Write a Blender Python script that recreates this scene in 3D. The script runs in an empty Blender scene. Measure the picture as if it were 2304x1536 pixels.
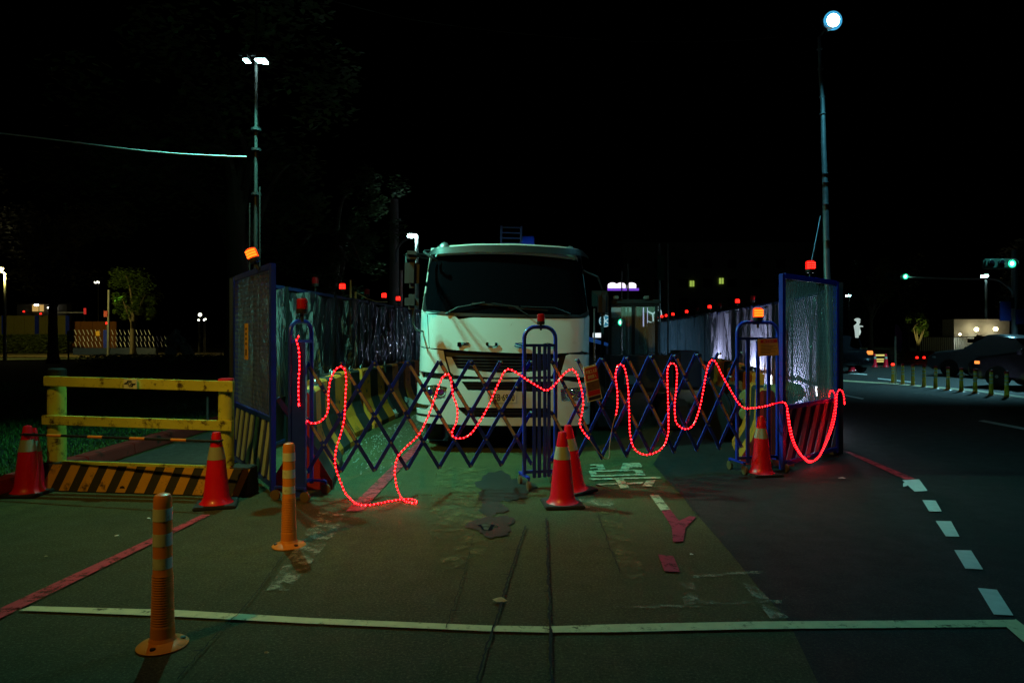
import bpy, bmesh, math, random
from mathutils import Vector, Matrix
random.seed(7)
S = bpy.context.scene
COL = S.collection
R = math.radians
H, FOC, HX, HY = 1.56, 1536.0, 1152.0, 756.0
# ------------------------------------------------------------------ camera
cd = bpy.data.cameras.new('camera'); cam = bpy.data.objects.new('camera', cd); COL.objects.link(cam)
cam.location = (0, 0, H); cam.rotation_euler = (R(90), 0, 0)
cd.lens = 24; cd.sensor_width = 36; cd.shift_y = -12 / 2304; cd.clip_end = 2000; cd.clip_start = 0.05
S.camera = cam
# ------------------------------------------------------------------ night sky
W = bpy.data.worlds.new('World'); S.world = W; W.use_nodes = True
wn = W.node_tree.nodes; bg = wn['Background']
sky = wn.new('ShaderNodeTexSky'); sky.sky_type = 'NISHITA'; sky.sun_disc = False
sky.sun_elevation = R(-8); sky.sun_rotation = R(200)
W.node_tree.links.new(sky.outputs[0], bg.inputs[0]); bg.inputs[1].default_value = 0.02
S.view_settings.view_transform = 'Standard'; S.view_settings.look = 'None'
S.view_settings.exposure = 0; S.view_settings.gamma = 1; S.view_settings.use_curve_mapping = False
S.cycles.use_light_tree = True
S.cycles.max_bounces = 5; S.cycles.transparent_max_bounces = 12
S.cycles.sample_clamp_indirect = 2.0
PW = dict(left=128, left2=44, right=26, warm=170, wall=5, far=420, roadlamp=1500, head=30, back=18)

# ------------------------------------------------------------------ helpers
def G(px, py):
    Y = H * FOC / (py - HY); return Vector(((px - HX) / FOC * Y, Y, 0))
def P(px, py, Y):
    return Vector(((px - HX) / FOC * Y, Y, H - (py - HY) / FOC * Y))
ORG = {}
def tag(o, label=None, cat=None, group=None, kind=None):
    if label: o['label'] = label
    if cat: o['category'] = cat
    if group: o['group'] = group
    if kind: o['kind'] = kind
    return o
def thing(name, loc, label, cat, group=None, rot=(0, 0, 0)):
    o = bpy.data.objects.new(name, None); COL.objects.link(o)
    o.empty_display_size = .2; o.location = loc; o.rotation_euler = rot
    ORG[o.name] = Vector(loc); return tag(o, label, cat, group)
def relabel(o, label, group=None):
    o['label'] = label
    if group: o['group'] = group
    return o
def kids(o): return [c for c in bpy.data.objects if c.parent == o]
def dup(root, loc, rz=None, label=None, group=None, rot=None):
    def rec(o, par):
        c = o.copy(); COL.objects.link(c)
        if par: c.parent = par
        for k in kidmap.get(o.name, []): rec(k, c)
        return c
    kidmap = {}
    for k in bpy.data.objects:
        if k.parent: kidmap.setdefault(k.parent.name, []).append(k)
    r = rec(root, None); r.location = loc
    if rz is not None: r.rotation_euler = (0, 0, rz)
    if rot is not None: r.rotation_euler = rot
    if label: r['label'] = label
    if group: r['group'] = group
    ORG[r.name] = Vector(loc)
    return r

class MB:
    def __init__(s): s.v = []; s.f = []; s.m = []; s.cm = 0
    def add(s, vs, fs):
        n = len(s.v); s.v += [Vector(v) for v in vs]
        for f in fs: s.f.append([i + n for i in f]); s.m.append(s.cm)
        return s
    def frame(s, o, x, y, z, sx, sy, sz):
        o = Vector(o); vs = []
        for k in (-.5, .5):
            for a, b in ((-.5, -.5), (.5, -.5), (.5, .5), (-.5, .5)):
                vs.append(o + x * a * sx + y * b * sy + z * k * sz)
        return s.add(vs, [(3, 2, 1, 0), (4, 5, 6, 7), (0, 1, 5, 4), (1, 2, 6, 5), (2, 3, 7, 6), (3, 0, 4, 7)])
    def box(s, c, d, rz=0):
        x = Vector((math.cos(rz), math.sin(rz), 0)); y = Vector((-math.sin(rz), math.cos(rz), 0))
        return s.frame(c, x, y, Vector((0, 0, 1)), *d)
    def bar(s, p, q, w, d, up=(0, 0, 1)):
        p = Vector(p); q = Vector(q); z = (q - p); L = z.length; z.normalize()
        u = Vector(up)
        if abs(z.dot(u)) > .98: u = Vector((0, 1, 0))
        x = z.cross(u).normalized(); y = x.cross(z)
        return s.frame((p + q) / 2, x, y, z, w, d, L)
    def tube(s, pts, r, n=8, cap=True):
        pts = [Vector(p) for p in pts]; rs = r if isinstance(r, (list, tuple)) else [r] * len(pts)
        vs = []; fs = []; u = None
        for i, p in enumerate(pts):
            a = pts[max(0, i - 1)]; b = pts[min(len(pts) - 1, i + 1)]; t = (b - a).normalized()
            if u is None:
                u = t.cross(Vector((0, 0, 1)))
                if u.length < .05: u = t.cross(Vector((0, 1, 0)))
            u = (u - t * u.dot(t)); u.normalize(); w = t.cross(u)
            for k in range(n):
                an = 2 * math.pi * k / n; vs.append(p + (u * math.cos(an) + w * math.sin(an)) * rs[i])
        for i in range(len(pts) - 1):
            for k in range(n):
                a = i * n + k; b = i * n + (k + 1) % n; fs.append((a, b, b + n, a + n))
        if cap: fs.append(tuple(reversed(range(n)))); fs.append(tuple(range((len(pts) - 1) * n, len(pts) * n)))
        return s.add(vs, fs)
    def lathe(s, o, prof, n=20, sx=1, ax=None):
        o = Vector(o); vs = []; fs = []
        z = Vector(ax or (0, 0, 1)).normalized(); x = z.orthogonal().normalized() if ax else Vector((1, 0, 0)); y = z.cross(x)
        for r_, h in prof:
            for k in range(n):
                an = 2 * math.pi * k / n; vs.append(o + x * math.cos(an) * r_ * sx + y * math.sin(an) * r_ + z * h)
        for i in range(len(prof) - 1):
            for k in range(n):
                a = i * n + k; b = i * n + (k + 1) % n; fs.append((a, b, b + n, a + n))
        fs.append(tuple(reversed(range(n)))); fs.append(tuple(range((len(prof) - 1) * n, len(prof) * n)))
        return s.add(vs, fs)
    def sphere(s, o, r, n=8, m=6, sc=(1, 1, 1)):
        o = Vector(o); vs = [o + Vector((0, 0, -r * sc[2]))]; fs = []
        for i in range(1, m):
            ph = -math.pi / 2 + math.pi * i / m
            for k in range(n):
                an = 2 * math.pi * k / n
                vs.append(o + Vector((math.cos(ph) * math.cos(an) * r * sc[0], math.cos(ph) * math.sin(an) * r * sc[1], math.sin(ph) * r * sc[2])))
        vs.append(o + Vector((0, 0, r * sc[2])))
        for k in range(n):
            fs.append((0, 1 + (k + 1) % n, 1 + k)); t = len(vs) - 1; b = 1 + (m - 2) * n
            fs.append((t, b + k, b + (k + 1) % n))
        for i in range(m - 2):
            for k in range(n):
                a = 1 + i * n + k; b = 1 + i * n + (k + 1) % n; fs.append((a, b, b + n, a + n))
        return s.add(vs, fs)
    def prism(s, poly, a, b, f):
        """poly: 2-D points; f(u, v, t) -> point, extruded t = a..b"""
        n = len(poly); vs = [f(u, v, a) for u, v in poly] + [f(u, v, b) for u, v in poly]
        fs = [tuple(reversed(range(n))), tuple(range(n, 2 * n))] + [(i, (i + 1) % n, n + (i + 1) % n, n + i) for i in range(n)]
        return s.add(vs, fs)
    def build(s, name, mat, parent=None, local=False, smooth=False, bevel=0, origin=None, kind=None, label=None):
        org = Vector((0, 0, 0))
        if parent is not None and not local: org = ORG[parent.name]
        elif origin is not None: org = Vector(origin)
        me = bpy.data.meshes.new(name); me.from_pydata([v - org for v in s.v], [], s.f)
        mats = mat if isinstance(mat, (list, tuple)) else [mat]
        for m in mats: me.materials.append(m)
        if len(mats) > 1: me.polygons.foreach_set('material_index', s.m)
        bm = bmesh.new(); bm.from_mesh(me); bmesh.ops.recalc_face_normals(bm, faces=bm.faces)
        if bevel: bmesh.ops.bevel(bm, geom=[e for e in bm.edges if len(e.link_faces) == 2 and e.calc_face_angle(0) > .5], offset=bevel, segments=2, affect='EDGES', clamp_overlap=True)
        bm.to_mesh(me); bm.free()
        if smooth:
            for p in me.polygons: p.use_smooth = True
            if hasattr(me, 'set_sharp_from_angle'): me.set_sharp_from_angle(angle=R(38))
        o = bpy.data.objects.new(name, me); COL.objects.link(o)
        if parent is not None: o.parent = parent; ORG[o.name] = org
        else: o.location = org; ORG[o.name] = org
        if kind: o['kind'] = kind
        if label: o['label'] = label
        return o

def smoothpath(pts, step):
    """Catmull-Rom through 3-D points, resampled at equal steps"""
    pts = [Vector(p) for p in pts]; out = []
    q = [pts[0] * 2 - pts[1]] + pts + [pts[-1] * 2 - pts[-2]]
    for i in range(1, len(q) - 2):
        for k in range(12):
            t = k / 12; a, b, c, d = q[i - 1], q[i], q[i + 1], q[i + 2]
            out.append(.5 * ((2 * b) + (c - a) * t + (2 * a - 5 * b + 4 * c - d) * t * t + (3 * b - a - 3 * c + d) * t ** 3))
    out.append(pts[-1]); res = [out[0]]; acc = 0
    for a, b in zip(out, out[1:]):
        L = (b - a).length
        while L > 1e-9 and acc + L >= step:
            t = (step - acc) / L; a = a.lerp(b, t); L = (b - a).length; res.append(a.copy()); acc = 0
        acc += L
    if (res[-1] - out[-1]).length > step * .25: res.append(out[-1])
    return res

# ------------------------------------------------------------------ materials
def mat(name, col, rough=.6, metal=0, em=None, es=0, var=0, scale=8, bump=0, bscale=60, dirt=None, dsc=3, dth=.62, spec=None, coat=0, alpha=None):
    m = bpy.data.materials.new(name); m.use_nodes = True; N = m.node_tree.nodes; L = m.node_tree.links
    b = N['Principled BSDF']; b.inputs['Base Color'].default_value = (*col, 1)
    b.inputs['Roughness'].default_value = rough; b.inputs['Metallic'].default_value = metal
    if spec is not None: b.inputs['Specular IOR Level'].default_value = spec
    if coat: b.inputs['Coat Weight'].default_value = coat; b.inputs['Coat Roughness'].default_value = .08
    if em: b.inputs['Emission Color'].default_value = (*em, 1); b.inputs['Emission Strength'].default_value = es
    tc = N.new('ShaderNodeTexCoord'); out = None
    if var or dirt:
        n = N.new('ShaderNodeTexNoise'); n.inputs['Scale'].default_value = scale; n.inputs['Detail'].default_value = 6
        L.new(tc.outputs['Object'], n.inputs['Vector'])
        mx = N.new('ShaderNodeMix'); mx.data_type = 'RGBA'
        mx.inputs[6].default_value = (*[c * (1 - var) for c in col], 1); mx.inputs[7].default_value = (*[min(1, c * (1 + var)) for c in col], 1)
        L.new(n.outputs[0], mx.inputs[0]); out = mx.outputs[2]
        rr = N.new('ShaderNodeMapRange'); rr.inputs[3].default_value = max(0, rough - .12); rr.inputs[4].default_value = min(1, rough + .15)
        L.new(n.outputs[0], rr.inputs[0]); L.new(rr.outputs[0], b.inputs['Roughness'])
    if dirt:
        n2 = N.new('ShaderNodeTexNoise'); n2.inputs['Scale'].default_value = dsc; n2.inputs['Detail'].default_value = 9; n2.inputs['Roughness'].default_value = .72
        L.new(tc.outputs['Object'], n2.inputs['Vector'])
        cr = N.new('ShaderNodeValToRGB'); cr.color_ramp.elements[0].position = dth - .05; cr.color_ramp.elements[1].position = dth + .05
        L.new(n2.outputs[0], cr.inputs[0])
        m2 = N.new('ShaderNodeMix'); m2.data_type = 'RGBA'; m2.inputs[7].default_value = (*dirt, 1)
        L.new(cr.outputs[0], m2.inputs[0]); L.new(out, m2.inputs[6]); out = m2.outputs[2]
    if out: L.new(out, b.inputs['Base Color'])
    if bump:
        n3 = N.new('ShaderNodeTexNoise'); n3.inputs['Scale'].default_value = bscale; n3.inputs['Detail'].default_value = 4
        L.new(tc.outputs['Object'], n3.inputs['Vector'])
        bp = N.new('ShaderNodeBump'); bp.inputs['Strength'].default_value = bump; bp.inputs['Distance'].default_value = .01
        L.new(n3.outputs[0], bp.inputs['Height']); L.new(bp.outputs[0], b.inputs['Normal'])
    return m
def emat(name, col, s):
    m = bpy.data.materials.new(name); m.use_nodes = True; N = m.node_tree.nodes; N.clear()
    e = N.new('ShaderNodeEmission'); e.inputs[0].default_value = (*col, 1); e.inputs[1].default_value = s
    o = N.new('ShaderNodeOutputMaterial'); m.node_tree.links.new(e.outputs[0], o.inputs[0]); return m
def paint_mat(name, col, wear=.5, wscale=9, rough=.6, bare=None):
    """road paint, worn through to whatever it lies on"""
    m = mat(name, col, rough, var=.25, scale=14, bump=.3, bscale=220); N = m.node_tree.nodes; L = m.node_tree.links
    tc = [n for n in N if n.bl_idname == 'ShaderNodeTexCoord'][0]
    n = N.new('ShaderNodeTexNoise'); n.inputs['Scale'].default_value = wscale; n.inputs['Detail'].default_value = 12; n.inputs['Roughness'].default_value = .8
    L.new(tc.outputs['Object'], n.inputs['Vector'])
    cr = N.new('ShaderNodeValToRGB'); cr.color_ramp.elements[0].position = wear - .06; cr.color_ramp.elements[1].position = wear + .06
    cr.color_ramp.elements[0].color = (1, 1, 1, 1); cr.color_ramp.elements[1].color = (0, 0, 0, 1)
    L.new(n.outputs[0], cr.inputs[0]); L.new(cr.outputs[0], N['Principled BSDF'].inputs['Alpha']); return m
def asphalt(name, c1, c2, speck=.16, rough=.75, streak=True):
    m = bpy.data.materials.new(name); m.use_nodes = True; N = m.node_tree.nodes; L = m.node_tree.links; b = N['Principled BSDF']
    tc = N.new('ShaderNodeTexCoord')
    def noise(sc, det, rg=.6, vec=None):
        n = N.new('ShaderNodeTexNoise'); n.inputs['Scale'].default_value = sc; n.inputs['Detail'].default_value = det; n.inputs['Roughness'].default_value = rg
        L.new(vec or tc.outputs['Object'], n.inputs['Vector']); return n.outputs[0]
    def mix(f, a, c, t='MIX'):
        x = N.new('ShaderNodeMix'); x.data_type = 'RGBA'; x.blend_type = t
        if isinstance(f, float): x.inputs[0].default_value = f
        else: L.new(f, x.inputs[0])
        for i, s_ in ((6, a), (7, c)):
            if isinstance(s_, tuple): x.inputs[i].default_value = (*s_, 1)
            else: L.new(s_, x.inputs[i])
        return x.outputs[2]
    def ramp(f, a, c, lo=(0, 0, 0), hi=(1, 1, 1)):
        r_ = N.new('ShaderNodeValToRGB'); r_.color_ramp.elements[0].position = a; r_.color_ramp.elements[1].position = c
        r_.color_ramp.elements[0].color = (*lo, 1); r_.color_ramp.elements[1].color = (*hi, 1); L.new(f, r_.inputs[0]); return r_.outputs[0]
    big = noise(.45, 8, .65); fine = noise(60, 8, .9)
    col = mix(ramp(big, .35, .65), c1, c2)
    mp = N.new('ShaderNodeMapping'); mp.inputs['Scale'].default_value = (3.2, .22, 1); mp.inputs['Rotation'].default_value = (0, 0, R(-4)); L.new(tc.outputs['Object'], mp.inputs[0])
    st = noise(1.6, 7, .6, mp.outputs[0])
    if streak: col = mix(ramp(st, .42, .72, (0, 0, 0), (.8, .8, .8)), col, tuple(c * .4 for c in c1))
    col = mix(ramp(noise(9, 8, .8), .42, .62), col, tuple(c * .5 for c in c1))
    col = mix(ramp(fine, .52, .62, (0, 0, 0), (min(1, speck * 3.2),) * 3), col, (.25, .24, .12))
    col = mix(ramp(fine, .38, .47, (.92, .92, .92), (0, 0, 0)), col, tuple(c * .15 for c in c1))
    st2 = noise(3.5, 10, .75)
    col = mix(ramp(st2, .60, .68, (0, 0, 0), (.45, .45, .45)), col, tuple(c * .35 for c in c1))
    L.new(col, b.inputs['Base Color']); b.inputs['Specular IOR Level'].default_value = .25
    rr = N.new('ShaderNodeMapRange'); rr.inputs[3].default_value = rough - .28; rr.inputs[4].default_value = rough + .12
    L.new(noise(5, 6), rr.inputs[0]); L.new(rr.outputs[0], b.inputs['Roughness'])
    bp = N.new('ShaderNodeBump'); bp.inputs['Strength'].default_value = 1; bp.inputs['Distance'].default_value = .012
    L.new(noise(75, 8, .8), bp.inputs['Height']); L.new(bp.outputs[0], b.inputs['Normal']); return m

M = {}
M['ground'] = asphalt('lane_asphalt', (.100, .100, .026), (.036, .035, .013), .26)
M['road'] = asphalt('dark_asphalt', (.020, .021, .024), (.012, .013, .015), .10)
M['pave'] = asphalt('pavement', (.12, .12, .115), (.085, .085, .08), .1, streak=False)
M['soil'] = mat('lawn_soil', (.02, .028, .012), .95, var=.5, scale=3, bump=.6)
M['grass'] = mat('grass', (.07, .17, .02), .7, var=.5, scale=2)
M['curbred'] = mat('red_kerb_paint', (.38, .035, .03), .6, var=.3, scale=6, bump=.4, dirt=(.06, .02, .015), dth=.6)
M['redline'] = paint_mat('red_line_paint', (.50, .02, .035), .55)
M['whiteline'] = paint_mat('white_line_paint', (.66, .62, .34), .60)
M['oldwhite'] = paint_mat('worn_white_paint', (.25, .25, .16), .47, 6)
M['redpatch'] = paint_mat('red_patch_paint', (.26, .012, .035), .57, 9)
M['dashpaint'] = paint_mat('dash_paint', (.66, .68, .66), .66)
M['char'] = paint_mat('character_paint', (.42, .40, .25), .54, 9)
M['yellowold'] = paint_mat('old_yellow_paint', (.13, .125, .035), .46, 5)
M['crack'] = mat('tar', (.004, .004, .004), .9)
M['stain'] = mat('damp_stain', (.016, .016, .014), .45, var=.4, scale=6, bump=.5, bscale=130)
M['water'] = mat('water', (.01, .01, .01), .04)
M['cyanwhite'] = mat('truck_white_paint', (.64, .64, .62), .3, coat=.6, var=.04, scale=3, dirt=(.32, .28, .22), dsc=5, dth=.7)
M['black'] = mat('black_plastic', (.012, .012, .013), .45, bump=.15, bscale=200)
M['mirror'] = mat('mirror_housing', (.018, .02, .024), .55, bump=.15, bscale=200)
M['glass'] = mat('windscreen_glass', (.002, .002, .003), .03, spec=.22)
M['chrome'] = mat('chrome', (.7, .7, .7), .12, 1)
M['steel'] = mat('galvanised_steel', (.32, .34, .36), .42, .8, var=.2, scale=12)
M['darksteel'] = mat('dark_steel', (.025, .025, .03), .5, .6, var=.3, scale=9)
M['rubber'] = mat('rubber', (.015, .015, .015), .75, bump=.3, bscale=90)
M['blue'] = mat('blue_paint', (.008, .028, .46), .38, var=.25, scale=9, dirt=(.05, .045, .06), dsc=11, dth=.66, coat=.3)
M['navy'] = mat('navy_frame_paint', (.012, .02, .13), .45, var=.3, scale=7, dirt=(.03, .025, .03), dsc=9, dth=.62)
M['refl'] = mat('reflective_tape', (.32, .28, .27), .35, var=.15, scale=30, dirt=(.12, .1, .1), dsc=26, dth=.6)
M['yellow'] = mat('yellow_rail_paint', (.56, .56, .08), .5, var=.22, scale=5, bump=.35, bscale=30, dirt=(.06, .04, .015), dsc=9, dth=.58)
M['orangey'] = mat('orange_yellow_paint', (.55, .28, .02), .6, var=.25, scale=6, bump=.3, dirt=(.05, .03, .01), dsc=6, dth=.6)
M['blackpaint'] = mat('black_stripe_paint', (.018, .016, .014), .7, var=.4, scale=6, bump=.3, dirt=(.2, .12, .03), dsc=7, dth=.68)
M['jersey'] = mat('barrier_yellow', (.78, .22, .01), .6, var=.2, scale=4, bump=.25, dirt=(.08, .05, .015), dsc=5, dth=.6)
M['jerseyred'] = mat('barrier_red_end', (.30, .012, .012), .6, var=.3, scale=5, bump=.3)
M['cone'] = mat('cone_orange_red', (.75, .003, .022), .38, var=.1, scale=5, coat=.25, dirt=(.3, .01, .01), dsc=9, dth=.68)
M['conetape'] = mat('cone_tape', (.34, .36, .28), .3, var=.15, scale=18)
M['orange'] = mat('delineator_orange', (.78, .25, .03), .38, var=.1, scale=9, coat=.25, dirt=(.25, .1, .03), dsc=13, dth=.66)
M['dtape'] = mat('delineator_tape', (.68, .72, .6), .3, var=.15, scale=30, dirt=(.4, .32, .12), dsc=14, dth=.62)
def rope_mat():
    m = bpy.data.materials.new('rope_light_sleeve'); m.use_nodes = True; b = m.node_tree.nodes['Principled BSDF']
    b.inputs['Base Color'].default_value = (.5, .01, .015, 1); b.inputs['Roughness'].default_value = .2
    b.inputs['Emission Color'].default_value = (1, .001, .012, 1); b.inputs['Emission Strength'].default_value = .62; return m
M['rope'] = rope_mat(); M['led'] = emat('red_led', (1, .005, .0066), 64)
M['led2'] = emat('dimmer_red_led', (1, .008, .01), 26); M['postlit'] = mat('roadside_post_lit', (.95, .62, .06), .4, var=.1)  # roadside post colour brightened to stand for headlights shining on it
M['ropedead'] = mat('unlit_rope', (.35, .3, .3), .25)
M['beacon_on'] = mat('beacon_lens_lit', (.5, .01, .005), .25, em=(1, .008, .004), es=1.3)
M['beacon_hot'] = mat('beacon_lens_hot', (.5, .03, .005), .25, em=(1, .05, .002), es=1.8)
M['bled'] = emat('beacon_led', (1, .02, .012), 5)
M['bledhot'] = emat('beacon_led_orange', (1, .14, .008), 3.4)
M['beacon_off'] = mat('beacon_lens_dark', (.42, .01, .015), .2, coat=.5)
M['lampcool'] = emat('cool_led_panel', (.55, 1, .93), 60)
M['lampblue'] = emat('blue_white_led_panel', (.62, .93, 1), 60); M['lamphalo'] = emat('blue_halo_glow', (.06, .42, .75), .9)
M['lampwarm'] = emat('warm_lamp', (1, .85, .4), 25)
M['lampwhite'] = emat('white_lamp', (1, .95, .75), 12)
M['green_on'] = emat('green_signal', (.03, .95, .42), 2.2); M['green_core'] = emat('green_signal_core', (.5, 1, .85), 5)
M['bark'] = mat('bark', (.10, .08, .055), .9, var=.4, scale=5, bump=.8, bscale=25)
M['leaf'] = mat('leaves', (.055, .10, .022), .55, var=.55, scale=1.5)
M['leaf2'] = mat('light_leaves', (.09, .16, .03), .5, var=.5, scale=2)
M['hedge'] = mat('hedge_leaves', (.07, .10, .03), .6, var=.5, scale=3)
M['stone'] = mat('pale_stone', (.4, .45, .42), .8, var=.35, scale=6, bump=.5, bscale=15)
M['wall'] = mat('dark_render_wall', (.10, .095, .085), .85, var=.2, scale=1)
M['palewall'] = mat('pale_wall', (.6, .6, .52), .85, var=.15, scale=2)
M['tan'] = mat('tan_wall', (.32, .26, .14), .85, var=.25, scale=2)
M['concrete'] = mat('concrete', (.25, .24, .22), .85, var=.2, scale=3, bump=.3)
M['carblack'] = mat('black_car_paint', (.006, .006, .008), .12, coat=1)
M['carsilver'] = mat('silver_car_paint', (.10, .11, .125), .25, .6, coat=.5)
M['paperyellow'] = mat('yellow_notice', (.75, .42, .06), .4, var=.12, scale=9)
M['paperred'] = mat('red_print', (.55, .02, .02), .4); M['ink'] = mat('ink', (.02, .015, .01), .6)
M['posterred'] = mat('poster_red', (.45, .015, .03), .4, coat=.4); M['posterwhite'] = mat('poster_white', (.72, .66, .66), .4, coat=.4)
M['platewhite'] = mat('plate_white', (.72, .7, .64), .45, dirt=(.4, .34, .25), dsc=20, dth=.65)
M['headlamp'] = mat('headlamp_reflector', (.6, .6, .6), .08, 1, bump=1.0, bscale=70)
def plastic():
    m = bpy.data.materials.new('crinkled_clear_plastic'); m.use_nodes = True; N = m.node_tree.nodes; L = m.node_tree.links; N.clear()
    o = N.new('ShaderNodeOutputMaterial'); tc = N.new('ShaderNodeTexCoord')
    g = N.new('ShaderNodeBsdfGlossy'); g.inputs['Color'].default_value = (.85, .87, .92, 1); g.inputs['Roughness'].default_value = .12
    d = N.new('ShaderNodeBsdfDiffuse'); d.inputs['Color'].default_value = (.04, .04, .05, 1)
    t = N.new('ShaderNodeBsdfTranslucent'); t.inputs['Color'].default_value = (.45, .43, .6, 1)
    tr = N.new('ShaderNodeBsdfTransparent')
    mp = N.new('ShaderNodeMapping'); mp.inputs['Scale'].default_value = (4, 4, 1.0); L.new(tc.outputs['Object'], mp.inputs[0])
    n = N.new('ShaderNodeTexNoise'); n.inputs['Scale'].default_value = 2.2; n.inputs['Detail'].default_value = 3; n.inputs['Distortion'].default_value = .8; L.new(mp.outputs[0], n.inputs['Vector'])
    bp = N.new('ShaderNodeBump'); bp.inputs['Strength'].default_value = 1; bp.inputs['Distance'].default_value = .045; L.new(n.outputs[0], bp.inputs['Height'])
    for s_ in (g, d): L.new(bp.outputs[0], s_.inputs['Normal'])
    def mx(f, a, b):
        x = N.new('ShaderNodeMixShader'); x.inputs[0].default_value = f; L.new(a, x.inputs[1]); L.new(b, x.inputs[2]); return x.outputs[0]
    a = mx(.45, d.outputs[0], t.outputs[0]); a = mx(.30, a, g.outputs[0]); a = mx(.16, a, tr.outputs[0])
    L.new(a, o.inputs[0]); return m
M['plastic'] = plastic()
FONT = None
def text_part(s, mt, parent, o, xa, ya, height, width=None, depth=.003, name='lettering', local=False, bold=0):
    """raised lettering: left-bottom corner at o, running along xa, up along ya"""
    cu = bpy.data.curves.new('t', 'FONT'); cu.body = s; cu.size = 1; cu.extrude = .0; cu.offset = bold; cu.resolution_u = 2
    ob = bpy.data.objects.new('t', cu); COL.objects.link(ob); dg = bpy.context.evaluated_depsgraph_get(); dg.update()
    me0 = bpy.data.meshes.new_from_object(ob.evaluated_get(dg)); bpy.data.objects.remove(ob); bpy.data.curves.remove(cu)
    xs = [v.co.x for v in me0.vertices]; ys = [v.co.y for v in me0.vertices]
    x0, x1, y0, y1 = min(xs), max(xs), min(ys), max(ys); sy = height / (y1 - y0); sx = (width / (x1 - x0)) if width else sy
    xa = Vector(xa).normalized(); ya = Vector(ya).normalized(); na = xa.cross(ya); o = Vector(o); mb = MB(); nv = len(me0.vertices)
    front = [o + xa * (v.co.x - x0) * sx + ya * (v.co.y - y0) * sy + na * depth for v in me0.vertices]
    back = [p - na * depth for p in front]; fs = [tuple(p.vertices) for p in me0.polygons]
    cnt = {}
    for f in fs:
        for a, b in zip(f, f[1:] + f[:1]): cnt[(a, b)] = 1
    side = [(a, b, b + nv, a + nv) for (a, b) in cnt if (b, a) not in cnt]
    mb.add(front + back, fs + side); return mb.build(name, mt, parent, local=local)
M['ropepale'] = mat('pale_cord', (.7, .75, .75), .6); M['ropeyellow'] = mat('yellow_cord', (.75, .65, .25), .6)
M['whitepole'] = mat('white_pole_paint', (.75, .78, .78), .5); M['greenbanner'] = mat('dark_green_cloth', (.02, .10, .06), .7, var=.3)
M['litgreen'] = emat('lit_window', (.55, .8, .12), .55); M['palegrey'] = mat('pale_grey_panel', (.4, .4, .44), .7, var=.15); M['cyanlit'] = mat('fascia_lit_cyan', (.5, .62, .6), .6, em=(.25, .6, .55), es=.28)  # cyan light falling on the fascia is put in as emission
M['signwhite'] = emat('white_sign_light', (.95, .85, 1), 1.6); M['signviolet'] = emat('violet_sign_light', (.22, .07, .75), .8)
M['signblue'] = emat('blue_sign_light', (.05, .28, .42), .6); M['signpale'] = emat('pale_sign_light', (.45, .72, .75), .9); M['signbluewhite'] = emat('light_box_face', (.5, .6, .95), .9)
M['tentblue'] = mat('tent_blue_glow', (.03, .12, .5), .5, em=(.02, .1, .4), es=.25); M['signpanel'] = emat('lit_white_panel', (.85, .95, 1), 1.1)  # light on the tent roof put into its blue as emission
M['signalgreen'] = mat('signal_green_housing', (.01, .06, .04), .5); M['signred'] = emat('red_sign_light', (1, .01, .02), 1.6); M['signdark'] = mat('sign_housing', (.05, .005, .005), .5, em=(.5, 0, .01), es=.5)
M['amber'] = emat('amber_window', (.7, .42, .12), .7); M['amberlit'] = emat('amber_indicator', (1, .28, .05), 1.5); M['glowdummy'] = mat('white_dummy_glow', (.8, .85, .82), .5, em=(.75, .95, .88), es=.5)  # the dummy is no lamp, its brightness is put in as emission
M['palegreen'] = mat('pale_green_glow_panel', (.3, .45, .36), .5, em=(.1, .2, .14), es=.6); M['boardglow'] = emat('emissive_board', (.8, .72, .2), .9)  # reflected light on boards and light on green panel put in as emission
M['violetflag'] = mat('violet_flag', (.08, .05, .25), .7, var=.5, scale=2); M['olivewall'] = mat('olive_hoarding', (.14, .13, .03), .8, var=.25); M['orangewall'] = mat('orange_hoarding', (.28, .10, .02), .8, var=.2)
M['signpale2'] = mat('white_strip', (.7, .72, .75), .4, em=(.4, .42, .5), es=.015); M['signblue2'] = mat('pale_blue_board', (.10, .28, .3), .5); M['redglow'] = emat('red_glow', (.6, .03, .02), .7)  # light caught by the white strips added as faint emission
M['machpole'] = mat('black_pole', (.008, .008, .009), .6)
M['floodface'] = emat('added_flood_face', (.9, .95, 1), 40)
# ------------------------------------------------------------------ ground and markings
def sheet(name, pts, z, m, kind='structure', label=None):
    mb = MB(); pts = [Vector((p[0], p[1], 0)) for p in pts]; n = len(pts)
    c = sum(pts, Vector()) / n; c.z = 0
    mb.add([p + Vector((0, 0, z)) for p in pts], [tuple(range(n))]); o = mb.build(name, m, origin=(c.x, c.y, z))
    o['kind'] = kind
    if label: o['label'] = label
    return o
def psheet(name, px, z, m): return sheet(name, [G(*p) for p in px], z, m)
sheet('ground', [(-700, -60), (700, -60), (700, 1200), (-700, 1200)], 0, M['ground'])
psheet('road', [(1470, 1045), (1500, 1078), (1530, 1108), (1570, 1160), (1640, 1240), (1705, 1320), (1775, 1400), (1840, 1536), (1900, 1700), (9000, 1700), (9000, 800), (2305, 790), (1880, 800), (1520, 960)], .004, M['road'])
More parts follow.
